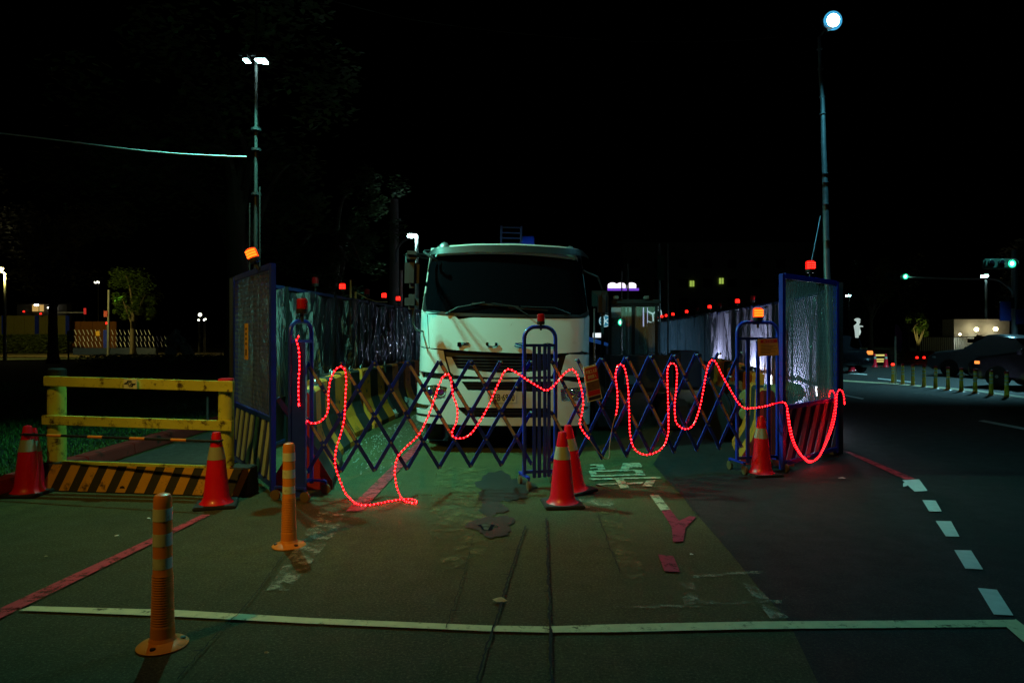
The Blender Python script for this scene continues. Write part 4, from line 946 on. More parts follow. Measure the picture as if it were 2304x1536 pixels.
rt = rail(97, 846, 868, 523, 858, 882, 6.93, 6.70); rail(93, 934, 955, 520, 947, 970, 6.93, 6.70); rail(138, 1036, 1047, 517, 1049, 1061, 6.93, 6.70, .03)
# rail plate with the zigzag emblem
pc = P(294, 863, 6.79); pd = (P(520, 859, 6.70) - P(97, 847, 6.93)).normalized(); pn = gn; pu = Vector((0, 0, 1))
mb = MB(); mb.frame(pc + pn * .004, pd, pn, pu, .14, .006, .095); epl = mb.build('emblem_plate', M['dtape'], rt)
def Zp(x, y): return ((x - 1020) / 28.8 / 226, -(y - 670) / 28.8 / 226)
M['emblem'] = mat('emblem_blue', (.01, .015, .05), .4)
for poly in ([(590, 715), (660, 605), (760, 600), (835, 465), (1130, 465), (1090, 525), (930, 520), (850, 640), (860, 705)], [(860, 705), (960, 545), (1150, 545), (1120, 605), (980, 605), (900, 730)],
             [(1420, 640), (1340, 745), (1240, 760), (1170, 880), (930, 880), (960, 830), (1070, 835), (1150, 735), (1140, 650)], [(1150, 645), (1040, 805), (860, 800), (890, 750), (1010, 750), (1090, 645)]):
    mb = MB(); mb.prism([Zp(*p) for p in poly], .0075, .0095, lambda u, v, t: pc + pd * u + pu * v + pn * t); mb.build('emblem_stroke', M['emblem'], epl)
# graffiti scuffs on rail are dirt; base block with slanted stripes
z0, z1 = 0, .30
ba = P(104, 1100, 7.0); be = P(566, 1104, 6.72); ba.z = be.z = 0; bdv = (be - ba).normalized(); bn = Vector((bdv.y, -bdv.x, 0)); BL = (be - ba).length
mb = MB(); mb.prism([(-.16, 0), (.12, 0), (.05, .27), (-.12, .28)], 0, BL, lambda u, v, t: ba + bdv * t + bn * u + UP * v); base = mb.build('base_block', M['blackpaint'], gr, bevel=.01)
s_ = .04; k = 0
while s_ < BL - .1:
    w = .105 if s_ < BL - .25 else .07
    mb = MB(); f = lambda u, v, t: ba + bdv * u + bn * (.12 - .07 * v / .27 + t) + UP * (v); mb.prism([(s_, .012), (s_ + w, .012), (s_ + w + .085, .262), (s_ + .085, .262)], .002, .005, f); mb.build('painted_stripe', M['orangey'], base); s_ += .205; k += 1
mb = MB(); mb.lathe(ba + bdv * .93 + bn * .10 + UP * .045, [(.03, 0), (.03, .012)], 14, ax=bn); mb.build('drain_hole', M['crack'], base)
mb = MB(); mb.tube([G(362, 1000) + Vector((0, 1.5, 0)), G(362, 1000) + Vector((0, 1.5, .55))], .022, 8); o = mb.build('metal_stake', M['steel'], origin=G(362, 1000) + Vector((0, 1.5, 0))); tag(o, 'short grey metal stake on the kerb behind the guard rail', 'stake')

# ------------------------------------------------------------------ cones, cone bar, delineator posts
def cone_proto():
    r = thing('traffic_cone', (0, 0, 0), 'x', 'traffic cone')
    mb = MB(); mb.lathe((0, 0, 0), [(.150, .03), (.128, .05), (.112, .09), (.079, .42), (.0785, .425), (.056, .545), (.0555, .55), (.038, .665), (.034, .675), (.02, .68)], 36); body = mb.build('cone_body', M['cone'], r, smooth=True)
    mb = MB(); mb.lathe((0, 0, 0), [(.0805, .43), (.0577, .545)], 36); mb.build('reflective_band', M['conetape'], body, smooth=True)
    mb = MB(); mb.box((0, 0, .016), (.36, .36, .03)); mb.build('rubber_base', M['rubber'], r, bevel=.008)
    return r
cp = cone_proto(); cp.location = G(62, 1112); cp['label'] = 'red cone left of the guard rail, holding one end of the striped bar'
def cone(px, py, lb, rz=0, s=1, rot=None):
    c = dup(cp, G(px, py), rz=rz, label=lb, rot=rot); c.scale = (s, s, s); return c
cone(74, 1105, 'red cone nested half hidden behind the one left of the guard rail', .4, .94)
cone(487, 1137, 'red cone in front of the right guard rail post', .3)
cone(1265, 1136, 'red cone with broad silver band in front of the centre stand', .1)
c2 = cone(1291, 1106, 'darker cone leaning just behind the one at the centre stand', .5, 1, rot=(0, R(-6), .5))
cone(1713, 1068, 'red cone in front of the right gate stand', .2, .97)
a = G(62, 1112) + UP * .60; b = G(487, 1137) + UP * .60; dd = (b - a).normalized(); a = a - dd * .0 + Vector((0, -.055, 0)); b = b + Vector((0, -.05, 0)) + dd * .06
bar = thing('cone_bar', (a.x, a.y, 0), 'black and yellow striped bar strung between the two left cones', 'bar')
L = (b - a).length; mb = MB(); mb.tube([a, b], .013, 10); bb = mb.build('bar_tube', M['black'], bar, smooth=True)
for t in (.13, .345, .56, .765): mb = MB(); mb.tube([a.lerp(b, t), a.lerp(b, t + .075)], .0142, 10); mb.build('yellow_sleeve', M['orange'], bb, smooth=True)
for e, q in ((a, G(62, 1112)), (b - dd * .06, G(487, 1137))):
    mb = MB(); mb.tube([Vector((q.x + .056 * math.cos(k / 12 * 6.283), q.y + .056 * math.sin(k / 12 * 6.283), .60)) for k in range(13)], .006, 6, False); mb.build('end_loop', M['black'], bb)
def delin():
    r = thing('delineator_post', (0, 0, 0), 'x', 'bollard')
    pr = [(.058, .03), (.056, .10)]
    for k in range(20): z = .11 + k * .0125; rr_ = .0555 - .006 * (k / 20); pr += [(rr_, z), (rr_ - .0022, z + .003), (rr_ - .0022, z + .008), (rr_, z + .011)]
    pr += [(.0455, .37), (.044, .70), (.043, .745), (.036, .762), (.02, .768), (.0, .768)]
    mb = MB(); mb.lathe((0, 0, 0), pr, 28); body = mb.build('post_body', M['orange'], r, smooth=True)
    for z in (.395, .51, .635): mb = MB(); mb.lathe((0, 0, 0), [(.0462, z), (.0450, z + .062)], 28); mb.build('reflective_band', M['dtape'], body, smooth=True)
    mb = MB(); mb.lathe((0, 0, 0), [(.118, 0), (.122, .008), (.112, .016), (.085, .026), (.066, .034), (.058, .05)], 32); base = mb.build('base_flange', M['orange'], r, smooth=True)
    for k in range(3): an = k * 2.094 + .5; mb = MB(); mb.lathe((.092 * math.cos(an), .092 * math.sin(an), .018), [(.014, 0), (.014, .010)], 8); mb.build('bolt', M['black'], base)
    return r
dp = delin(); dp.location = G(366, 1452); dp['label'] = 'nearest orange delineator post with three pale bands, in front of the guard rail'
dup(dp, G(650, 1228), rz=.9, label='second orange delineator post, in front of the left gate post')
# poster on the lattice and yellow notice
def board(name, pts, th, m, label, cat):
    a, b, c, d_ = [Vector(p) for p in pts]; n = (b - a).cross(d_ - a).normalized(); 
    if n.y > 0: n = -n
    mb = MB(); mb.add([a, b, c, d_] + [p - n * th for p in (a, b, c, d_)], [(0, 1, 2, 3), (7, 6, 5, 4), (0, 4, 5, 1), (1, 5, 6, 2), (2, 6, 7, 3), (3, 7, 4, 0)])
    o = mb.build(name, m, origin=a); tag(o, label, cat); return o, a, (b - a), (d_ - a), n
po, a, ex, ey, n = board('poster', [gp(1323, 905, .09), gp(1355, 896, .09), gp(1340, 819, .09), gp(1312, 826, .09)], .006, M['posterwhite'], 'red and white warning poster tied aslant to the lattice beside the truck headlight', 'poster')
def pblock(u0, v0, u1, v1, m, dz=.002, nm='print_block'):
    q = [a + ex * u + ey * v + n * dz for u, v in ((u0, v0), (u1, v0), (u1, v1), (u0, v1))]; mb = MB(); mb.add(q + [p - n * .0015 for p in q], [(0, 1, 2, 3), (0, 4, 5, 1), (1, 5, 6, 2), (2, 6, 7, 3), (3, 7, 4, 0)]); return mb.build(nm, m, po)
M['postermid'] = mat('poster_picture', (.14, .07, .07), .5, var=.8, scale=35); M['posterblue'] = mat('poster_blue', (.02, .02, .1), .5)
pblock(.08, .58, .93, .94, M['posterred']); pblock(.08, .30, .93, .55, M['postermid']); pblock(.08, .15, .93, .29, M['posterred'], .0025); pblock(.08, .03, .93, .13, M['posterblue'], .0025)
text_part('非施工人員', M['posterwhite'], po, a + ex * .12 + ey * .78 + n * .004, ex, ey, ey.length * .11, ex.length * .76, .002)
text_part('請勿進入', M['posterwhite'], po, a + ex * .2 + ey * .63 + n * .004, ex, ey, ey.length * .11, ex.length * .6, .002)
ns = Vector((1, .22, 0)).normalized(); nq = lambda x, y: on_plane(x, y, (2.84, 7.90, 0), ns, .04)
no, a, ex, ey, n = board('notice_sheet', [nq(1706, 801), nq(1753, 799), nq(1749, 761), nq(1705, 763)], .003, M['paperyellow'], 'yellow permit notice with red heading hanging on the right gate stand', 'notice')
po = no; pblock(.12, .76, .92, .95, M['paperred'], .002)
text_part('施工告示', M['paperyellow'], no, a + ex * .25 + ey * .79 + n * .0035, ex, ey, ey.length * .12, ex.length * .5, .001)
for k in range(7): pblock(.12, .66 - k * .085, .12 + (.4, .75, .6, .8, .5, .7, .45)[k], .68 - k * .085, M['ink'], .002, 'print_line')
# ------------------------------------------------------------------ machine beside the truck
mc = thing('compact_machine', (1.9, 11.6, 0), 'dark construction machine with glazed cab between truck and right fence', 'construction machine')
def fbox(parent, name, c, d, m, bev=.0, rz=0):
    mb = MB(); mb.box(c, d, rz); return mb.build(name, m, parent, bevel=bev)
M['machine'] = mat('machine_paint', (.02, .022, .028), .4, var=.3, scale=5); M['machblue'] = mat('machine_blue', (.015, .03, .09), .4, var=.3, scale=5)
M['pane'] = bpy.data.materials.new('cab_glass'); M['pane'].use_nodes = True
_b = M['pane'].node_tree.nodes['Principled BSDF']; _b.inputs['Base Color'].default_value = (.8, .9, .85, 1); _b.inputs['Roughness'].default_value = .02; _b.inputs['Alpha'].default_value = .18
cx0, cx1, cy0, cy1 = P(1372, 0, 12.3).x, P(1477, 0, 12.3).x, 12.3, 13.3
for x in (cx0, cx0 + .42, cx1):
    for y in (cy0, cy1): fbox(mc, 'cab_pillar', (x, y, 1.45), (.05, .05, 1.35), M['machine'])
fbox(mc, 'cab_roof', ((cx0 + cx1) / 2, 12.8, 2.17), (cx1 - cx0 + .15, 1.15, .1), M['machine'], .03)
for x0, x1 in ((cx0 + .03, cx0 + .39), (cx0 + .45, cx1 - .03)): fbox(mc, 'cab_pane', ((x0 + x1) / 2, cy0 + .0, 1.52), (x1 - x0, .012, 1.14), M['pane'])
fbox(mc, 'cab_base', ((cx0 + cx1) / 2, 12.8, .80), (cx1 - cx0 + .1, 1.1, .3), M['machine'], .02)
fbox(mc, 'engine_cover', (2.15, 11.9, .92), (1.15, .9, .62), M['machine'], .08); fbox(mc, 'engine_cover', (3.0, 11.9, .98), (.42, .8, .66), M['machblue'], .05)
fbox(mc, 'warning_plate', (1.98, 11.44, .83), (.2, .01, .15), M['concrete'])
for x in (1.55, 2.75):
    mb = MB(); mb.prism([(-.0, .05), (.25, 0), (1.5, 0), (1.75, .12), (1.75, .38), (1.5, .5), (.25, .5), (0, .4)], -.17, .17, lambda u, v, t, x=x: Vector((x + t, 11.2 + u, v))); mb.build('track', M['rubber'], mc, bevel=.03)
    for k in range(4): mb = MB(); mb.lathe((x - .19, 11.5 + k * .4, .2), [(.13, 0), (.13, .03)], 14, ax=(1, 0, 0)); mb.build('track_roller', M['darksteel'], mc)
mb = MB(); mb.tube([(cx0 - .05, 12.2, 2.0), (cx0 - .25, 12.1, 2.05)], .012, 6); mb.build('mirror_arm', M['darksteel'], mc)
fbox(mc, 'mirror', (cx0 - .21, 12.1, 2.22), (.34, .06, .34), M['black'], .03)
for x in (cx0 + .1, cx1 - .2): fbox(mc, 'work_light', (x, 12.22, 2.25), (.1, .06, .06), M['steel'], .01)
# control boxes, hose bundle dark clutter beyond lattice
ct = thing('hose_reel', P(1625, 900, 10.2) * 1, 'dark hose reel on the ground behind the right lattice', 'hose reel'); ct.location.z = 0; ORG[ct.name] = Vector(ct.location)
q = ct.location; mb = MB(); mb.lathe((q.x - .15, q.y, .42), [(.42, 0), (.42, .03), (.2, .03), (.2, .3), (.42, .3), (.42, .33)], 28, ax=(1, .3, 0)); mb.build('drum', M['darksteel'], ct, smooth=True)
mb = MB(); mb.tube([(q.x + .02 + .1 * math.cos(k * .5) * 0 + k * .003, q.y + .26 * math.cos(k * .5), .42 + .26 * math.sin(k * .5)) for k in range(60)], .022, 6); mb.build('hose', M['rubber'], ct, smooth=True)

# ------------------------------------------------------------------ far structures
def lamp_post(name, base, top, label, m='steel', r=.07, head=None, em='lampcool', hs=(.5, .2, .07), group=None, arm=None):
    t = thing(name, base, label, 'street lamp', group); mb = MB(); pts = [Vector(base), Vector((base[0], base[1], top[2] - .3))]
    if arm: pts += [Vector(p) for p in arm]
    else: pts.append(Vector((base[0], base[1], top[2] + .02)))
    mb.tube(pts, [r] + [r * .65] * (len(pts) - 1), 8); mb.build('pole', M[m], t, smooth=True)
    mb = MB(); mb.box((top[0], top[1], top[2] + hs[2]), hs); h = mb.build('lamp_head', M['darksteel'], t, bevel=.01)
    mb = MB(); mb.box((top[0], top[1] - .01, top[2] - .0), (hs[0] * .92, hs[1] * 1.15, hs[2] * 1.4)); mb.build('lit_panel', M[em], h, bevel=.015); return t
v = P(928, 531, 22); b0 = P(938, 531, 22)
lamp_post('street_lamp', (b0.x, 22, 0), v, 'street lamp glowing cyan above the truck mirror, with a white lit mast', 'whitepole', .085, hs=(.34, .3, .05))
tv = thing('street_lamp', (P(887, 0, 20).x, 20, 0), 'tall dark utility pole with an unlit curved arm left of the truck', 'utility pole')
mb = MB(); mb.tube([P(887, 756, 20) * 1, P(887, 449, 20)], [.17, .12], 10); mb.v = [Vector((a.x, a.y, 0 if a.z < 1.8 else a.z)) for a in mb.v]; mb.build('pole', M['concrete'], tv, smooth=True)
tv.name = 'utility_pole'; ORG[tv.name] = Vector(tv.location)
mb = MB(); mb.tube(smoothpath([P(892, 590, 19.8), P(892, 565, 19.8), P(905, 545, 19.8), P(920, 536, 19.8)], .08), .03, 6); mb.build('arm', M['steel'], tv, smooth=True)
v = P(2215, 621, 60); lamp_post('street_lamp', (P(2219, 0, 60).x, 60, 0), v, 'cool white street lamp right of the green signal arm', 'steel', .13, hs=(.42, .4, .12))
v = P(1908, 665, 90); lamp_post('street_lamp', (P(1911, 0, 90).x, 90, 0), v, 'distant cool street lamp just right of the right corner panel', 'darksteel', .12, hs=(.5, .4, .14))
v = P(-3, 604, 40); lamp_post('street_lamp', (P(11, 0, 40).x, 40, .13), v, 'park lamp on a greenish pole at the far left edge', 'steel', .1, em='lampwarm', hs=(.4, .3, .1), arm=[P(6, 612, 40), P(0, 606, 40)])
v = P(218, 635, 70); lamp_post('street_lamp', (P(221, 0, 70).x, 70, .13), v, 'distant white twin lamp above the lit tree at left', 'darksteel', .06, em='lampwhite', hs=(.35, .3, .12))
t = thing('road_mast', (P(243, 0, 46).x, 46, .13), 'pale thin mast beside the green-lit tree, with small red sign', 'mast'); mb = MB(); mb.tube([Vector((t.location.x, 46, .13)), P(245, 652, 46)], .08, 8); mb.build('pole', M['steel'], t, smooth=True); fbox(t, 'sign_plate', P(238, 706, 45.9), (.25, .04, .4), M['jerseyred'])
for x, y, Y, lb in ((450, 708, 55, 'round white globe lamp in the park left of the dark trunk'), (447, 720, 56, 'small lamp left below the globe lamp'), (459, 720, 56, 'small lamp directly below the globe lamp'), (462, 718, 58, 'tiny lamp right below the globe lamp')):
    q = P(x, y, Y); t = thing('globe_lamp', (q.x, Y, .13), lb, 'park lamp', 'park lamps at left'); mb = MB(); mb.tube([Vector((q.x, Y, .13)), q], .04, 6); mb.build('pole', M['darksteel'], t); mb = MB(); mb.sphere(q, .06 if y > 710 else .12, 12, 8); mb.build('globe', M['lampwhite'], t, smooth=True)
# thin masts
def mast(px, y0, Y, r, lb, m='steel'):
    q = P(px, y0, Y); t = thing('thin_mast', (q.x, Y, 0), lb, 'mast'); mb = MB(); mb.tube([Vector((q.x, Y, 0)), q], r, 8); mb.build('pole', M[m], t, smooth=True); return t
mast(1413, 594, 26, .035, 'thin grey mast in front of the purple lit sign'); g = mast(1484, 548, 30, .05, 'mast carrying a dark green banner')
mast(1503, 548, 24, .03, 'tall thin plain mast right of the green banner'); mast(1399, 610, 22, .022, 'shortest thin mast beside the machine cab'); mast(1337, 660, 16, .02, 'thin rod just right of the truck cab')
q = P(903, 608, 18.5); t = thing('thin_rod', (q.x, 18.5, 0), 'pale blue rod tied with cord behind the left fence', 'rod'); mb = MB(); mb.tube([Vector((q.x, 18.5, 0)), q], .035, 8); mb.build('rod', M['whitepole'], t)
for px, y0, lb in ((789, 630, 'short yellow tube above the left fence next to the lit beacon'), (800, 656, 'yellow post with cord on the left fence')):
    p = P(px, y0, 13.2); t = thing('yellow_tube', (p.x, 13.2, 0), lb, 'post'); mb = MB(); mb.tube([Vector((p.x, 13.2, 0)), p], .02, 6); mb.build('tube', M['ropeyellow'], t)
cable([P(800, 657, 13.2), P(815, 665, 13.2), P(835, 676, 13.6), P(855, 679, 14), P(872, 679, 14.5)], .009, 'pale yellow cord swagged along the top of the left fence', 'ropeyellow')
mb = MB(); mb.frame(P(1487, 602, 29.9), Vector((1, 0, 0)), Vector((0, 1, 0)), UP, .34, .03, 1.1); mb.build('banner', M['greenbanner'], g)
# flats with lit windows
bl = thing('apartment_block', (P(1620, 0, 120).x, 120, 0), 'dark apartment block with two lit green-yellow windows', 'building')
bx = P(1620, 0, 120).x; fbox(bl, 'wall', (bx, 126, 9), (34, 12, 18), M['wall'])
for i in range(8):
    for j in range(4):
        x = bx - 15 + i * 4.28; z = 4 + j * 3.4; fbox(bl, 'window', (x, 119.97, z), (1.6, .1, 1.5), M['glass'])
for px, py, lb in ((1557, 638, 'left'), (1623, 632, 'right')):
    q = P(px, py, 119.8); w = fbox(bl, 'window', q, (.75, .12, 1.0), M['litgreen']); w['label'] = 'lit yellow-green window'
    fbox(w, 'frame', q + Vector((0, -.09, 0)), (.06, .04, 1.0), M['black'])
# crown-topped lit sign building
kb_ = thing('shop_building', (P(1400, 0, 60).x, 60, 0), 'shop with a glowing white and violet three-lobed roof sign', 'building'); kx = P(1400, 0, 60).x
fbox(kb_, 'wall', (kx, 62, 2.1), (3.0, 3.5, 4.2), M['palegrey']); fbox(kb_, 'fascia', (kx - .25, 60.1, 4.15), (2.6, .2, .9), M['cyanlit'])
for px in (1378, 1397, 1421):
    q = P(px, 649, 59.9); mb = MB(); mb.prism([(-.40, 0), (.40, 0), (.40, .3)] + [(.40 * math.cos(a), .3 + .22 * math.sin(a)) for a in [k / 8 * math.pi for k in range(1, 8)]] + [(-.40, .3)], -.05, .05, lambda u, v, t, q=q: Vector((q.x + u, 59.9 + t, q.z + v))); mb.build('sign_lobe', M['signwhite'], kb_)
fbox(kb_, 'sign_band', P(1402, 651, 59.85), (2.75, .12, .22), M['signviolet'])
def roundsign(px, py, Y, r, lb, m1, m2, kind):
    q = P(px, py, Y); t = thing('round_sign', (q.x, Y, 0), lb, 'sign'); mb = MB(); mb.tube([Vector((q.x, Y + .1, 0)), Vector((q.x, Y + .1, q.z))], .06, 6); mb.build('pole', M['darksteel'], t)
    mb = MB(); mb.lathe(q, [(r, 0), (r, .08)], 28, ax=(0, -1, 0)); d = mb.build('disc', m1, t)
    for k in range(5 if kind else 3):
        a = k * 6.283 / (5 if kind else 3) + .6; mb = MB(); mb.bar(q + Vector((0, -.1, 0)), q + Vector((math.cos(a) * r * .8, -.1, math.sin(a) * r * .8)), .05 * r / .35, .02, up=(0, 1, 0)); mb.build('emblem_stroke', m2, d)
    mb = MB(); mb.tube([q + Vector((math.cos(k / 20 * 6.283) * r * .93, -.09, math.sin(k / 20 * 6.283) * r * .93)) for k in range(21)], r * .05, 5, False); mb.build('rim', m2, d)
roundsign(1361, 722, 45, .40, 'round blue sign with white radiating strokes beside the truck', M['signblue'], M['signpale'], 1)
roundsign(1468, 706, 45, .62, 'round dark green sign partly hidden by the machine cab', M['greenbanner'], M['signpale'], 0)
lb_ = thing('light_box', (P(1452, 0, 44).x, 44, 0), 'narrow white vertical light box seen through the machine cab', 'sign'); fbox(lb_, 'box_body', P(1452, 712, 44.1), (.3, .1, 1.3), M['signbluewhite']); fbox(lb_, 'support', (lb_.location.x, 44.2, 1), (.08, .08, 2), M['darksteel'])
tn = thing('market_tent', (P(1350, 0, 30).x, 30, 0), 'blue tent roof with a white lit panel beside the truck', 'tent'); q = P(1350, 768, 30)
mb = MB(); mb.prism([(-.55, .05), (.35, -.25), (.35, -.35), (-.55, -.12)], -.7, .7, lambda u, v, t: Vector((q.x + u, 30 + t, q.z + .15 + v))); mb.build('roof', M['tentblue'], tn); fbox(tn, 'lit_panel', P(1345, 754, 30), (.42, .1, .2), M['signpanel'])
for x in (-.5, .3): fbox(tn, 'leg', (q.x + x, 30, .6), (.05, .05, 1.2), M['steel'])
# traffic signals
def signal_head(parent, q, m_on=True, s=1.0, dark_left=3):
    mb = MB(); mb.box((q.x - .42 * s, q.y + .15, q.z), (1.25 * s, .22, .40 * s)); h = mb.build('signal_housing', M['signalgreen'], parent, bevel=.06)
    for k in range(3):
        c = q + Vector((-k * .40 * s, .02, 0)); mb = MB(); mb.lathe(c, [(.15 * s, 0), (.12 * s, .03), (.0, .05)], 18, ax=(0, -1, 0)); mb.build('lens', M['green_on'] if k == 0 else M['glass'], h, smooth=True)
        mb = MB(); mb.tube([c + Vector((.165 * s * math.cos(a), -.12, .165 * s * math.sin(a))) for a in [math.pi * (i / 8) for i in range(9)]], .012, 5); mb.build('visor', M['signalgreen'], h)
    mb = MB(); mb.lathe(q + Vector((-.04, -.03, 0)), [(.08 * s, 0), (.0, .03)], 14, ax=(0, -1, 0)); mb.build('lens_glow', M['green_core'], h)
ts = thing('traffic_signal', (P(2283, 0, 32).x, 32, 0), 'traffic signal on a long horizontal arm showing green, right side', 'traffic light'); sx0 = P(2283, 0, 32).x
mb = MB(); mb.tube([(sx0, 32, 0), (sx0, 32, 5.6)], .13, 12); mb.build('pole', M['steel'], ts, smooth=True)
mb = MB(); mb.tube(smoothpath([(sx0 - .05, 32, 2.8), (sx0 - .1, 32, 3.6), P(2262, 640, 32), P(2235, 628, 33), P(2150, 627, 36), P(2045, 623, 39)], .3), .055, 8); mb.build('arm', M['steel'], ts, smooth=True)
signal_head(ts, P(2038, 622, 39)); signal_head(ts, P(2278, 593, 27.5), s=1.05)
fbox(ts, 'street_sign', P(2262, 700, 31.8), (.5, .05, .9), M['navy']); fbox(ts, 'street_sign', P(2298, 712, 31.8), (.5, .05, .7), M['navy'])
fbox(ts, 'control_box', (sx0 - .28, 31.9, 3.1), (.25, .2, .5), M['darksteel'])
t2 = thing('traffic_signal', (P(1398, 0, 48).x, 48, 0), 'green traffic signal glimpsed through the machine cab glass', 'traffic light'); mb = MB(); mb.tube([(t2.location.x, 48.3, 0), (t2.location.x, 48.3, 3)], .07, 8); mb.build('pole', M['darksteel'], t2)
q = P(1398, 725, 48); signal_head(t2, q, s=1.6)
# right side: row of posts
for i, px in enumerate((2009, 2031, 2054, 2079, 2105, 2133, 2163, 2194, 2230, 2265)):
    lbs = ['first of the roadside delineator row, beside the white pole, with glowing cap', 'second delineator of the roadside row', 'third delineator of the roadside row', 'fourth delineator of the roadside row', 'fifth delineator of the roadside row, just left of the silver car', 'sixth delineator, before the nose of the silver car', 'seventh delineator, in front of the silver car', 'eighth delineator, at the black car front', 'ninth delineator, in front of the black car doors', 'nearest roadside delineator, in front of the black car wheel']
    Y = 12.6 * FOC / (px - HX); c = dup(dp, (12.6, Y, 0), rz=i * .3, label='orange ' + lbs[i], group='roadside delineators'); c.scale = (1, 1, .80 if i else .78)
    for k_ in kids(c):
        if k_.name.startswith('post_body'): k_.material_slots[0].link = 'OBJECT'; k_.material_slots[0].material = M['postlit']
    mb = MB(); mb.lathe((0, 0, .77), [(.05, 0), (.055, .03), (.045, .07), (0, .085)], 12)
    o = mb.build('reflector_cap', M['bled'] if i == 0 else M['beacon_off'], c, local=True, smooth=True)  # first cap shines by emission in place of reflected light
wp = thing('white_pole', (P(2015, 0, 22.3).x, 22.3, 0), 'thin white pole beside the first roadside delineator', 'pole'); mb = MB(); mb.tube([(wp.location.x, 22.3, 0), (wp.location.x, 22.3, 1.56)], .03, 8); mb.build('pole', M['whitepole'], wp)
# low walls, hut, fence at right background
def wallthing(name, px0, px1, ytop, Y, m, label, cat, d=.4, zb=0):
    a, b = P(px0, ytop, Y), P(px1, ytop, Y); t = thing(name, ((a.x + b.x) / 2, Y, 0), label, cat); fbox(t, 'wall', ((a.x + b.x) / 2, Y + d / 2, (a.z + zb) / 2), (b.x - a.x, d, a.z - zb), m); return t
wallthing('low_wall', 1893, 2002, 786, 44, M['tan'], 'low tan wall behind the roadside cones at right', 'wall'); w_ = wallthing('planter_wall', 2022, 2190, 812, 40, M['tan'], 'long low ochre planter wall with small red lamps on top', 'wall')
hd_ = thing('hedge', (P(2120, 0, 41).x, 41.2, 0), 'dark hedge behind the ochre planter wall', 'hedge')
def leafbox(parent, x0, x1, y0, y1, z0, z1, n, s, m, name='foliage', seed=1, kind=None):
    rr = random.Random(seed); mb = MB()
    for _ in range(n):
        x, y, z = rr.uniform(x0, x1), rr.uniform(y0, y1), z0 + (z1 - z0) * rr.random() ** .6; a, b = rr.uniform(0, 6.28), rr.uniform(-1, 1); u = Vector((math.cos(a), math.sin(a), b * .5)) * s; w = Vector((-math.sin(a) * .5, math.cos(a) * .5, rr.uniform(-.7, .7))) * s
        c = Vector((x, y, z)); mb.add([c - u, c - w * .6, c + u, c + w * .6], [(0, 1, 2, 3)])
    return mb.build(name, m, parent, kind=kind)
leafbox(hd_, P(2030, 0, 41).x, P(2190, 0, 41).x, 40.6, 41.6, 0, P(0, 790, 41).z, 2600, .09, M['leaf'])
for i, (x, lb) in enumerate(((2065, 'leftmost tiny red lamp on the ochre planter wall'), (2081, 'second red lamp on the planter wall'), (2096, 'orange-red lamp, third on the planter wall'), (2131, 'orange lamp on the planter wall, above the sixth delineator'), (2166, 'rightmost red lamp on the planter wall'))):
    b = dup(protos['on'] if i != 3 else protos['hot'], P(x, 812, 40) + Vector((0, .1, .08)), rot=(0, 0, 0), label=lb, group='lamps on the planter wall'); b.scale = (1.3, 1.3, 1.3)
hw = thing('low_building', (P(2225, 0, 58).x, 58, 0), 'pale low building with three bright wall lamps and a red sign', 'building'); a, b = P(2150, 738, 58), P(2275, 738, 58)
fbox(hw, 'wall', ((a.x + b.x) / 2, 59, 1.5), (b.x - a.x, 1.6, 3.0), M['palegrey'])
for px, py, e in ((2160, 752, 0), (2197, 741, 1), (2240, 740, 1)):
    q = P(px, py, 57.5); mb = MB(); mb.sphere(q, .16 if e else .08, 10, 8); mb.build('wall_lamp', M['lampwarm'], hw, smooth=True)
    spot('wall_lamp_light', q + Vector((0, -.05, -.1)), q + Vector((.25, 1.2, -2.2)), PW['wall'] * 12, (.85, 1, .7), 110, .8, .1)
q = P(2251, 763, 57.2); sg = fbox(hw, 'sign_box', q + Vector((0, .12, 0)), (.72, .12, .42), M['signdark'])
for k in range(4):
    for j in range(3): fbox(sg, 'sign_character', q + Vector((-.25 + k * .17, .04, -.12 + j * .12)), (.13, .02, .08 if (k + j) % 2 else .05), M['signred'])
sh = thing('bus_shelter', (P(2225, 0, 52).x, 52, 0), 'dark shelter with flat roof in front of the pale low building', 'shelter')
a, b = P(2190, 762, 52), P(2262, 762, 52); fbox(sh, 'roof', ((a.x + b.x) / 2, 52, a.z - .15), (b.x - a.x, 1.4, .3), M['black'])
for px in (2194, 2212, 2244): fbox(sh, 'post', P(px, 782, 51.6), (.12, .1, 1.6), M['darksteel'])
for p0, p1 in ((2197, 2209), (2221, 2242)): a, b = P(p0, 785, 52.2), P(p1, 785, 52.2); fbox(sh, 'panel', ((a.x + b.x) / 2, 52.2, .85), (b.x - a.x, .05, 1.6), M['palegrey'])
rf_ = thing('railing', (P(2120, 0, 56).x, 56, 0), 'white upright bar railing before the pale low building', 'railing')
for i in range(46): q = P(2062 + i * 4.65, 778, 56); fbox(rf_, 'bar', (q.x, 56, .75), (.05, .05, 1.5), M['whitepole'])
fbox(rf_, 'top_rail', (P(2166, 0, 56).x, 56, 1.5), (P(2271, 0, 56).x - P(2062, 0, 56).x, .06, .06), M['darksteel'])
fbox(thing('kiosk', (P(2300, 0, 50).x, 50, 0), 'small orange-lit kiosk at the right edge', 'kiosk'), 'lit_front', P(2300, 784, 50), (.9, .3, .55), M['amber'])
k_ = bpy.data.objects[[o.name for o in bpy.data.objects if o.name.startswith('kiosk')][0]]; fbox(k_, 'body', (k_.location.x, 50.4, .7), (1.3, .6, 1.4), M['wall'])
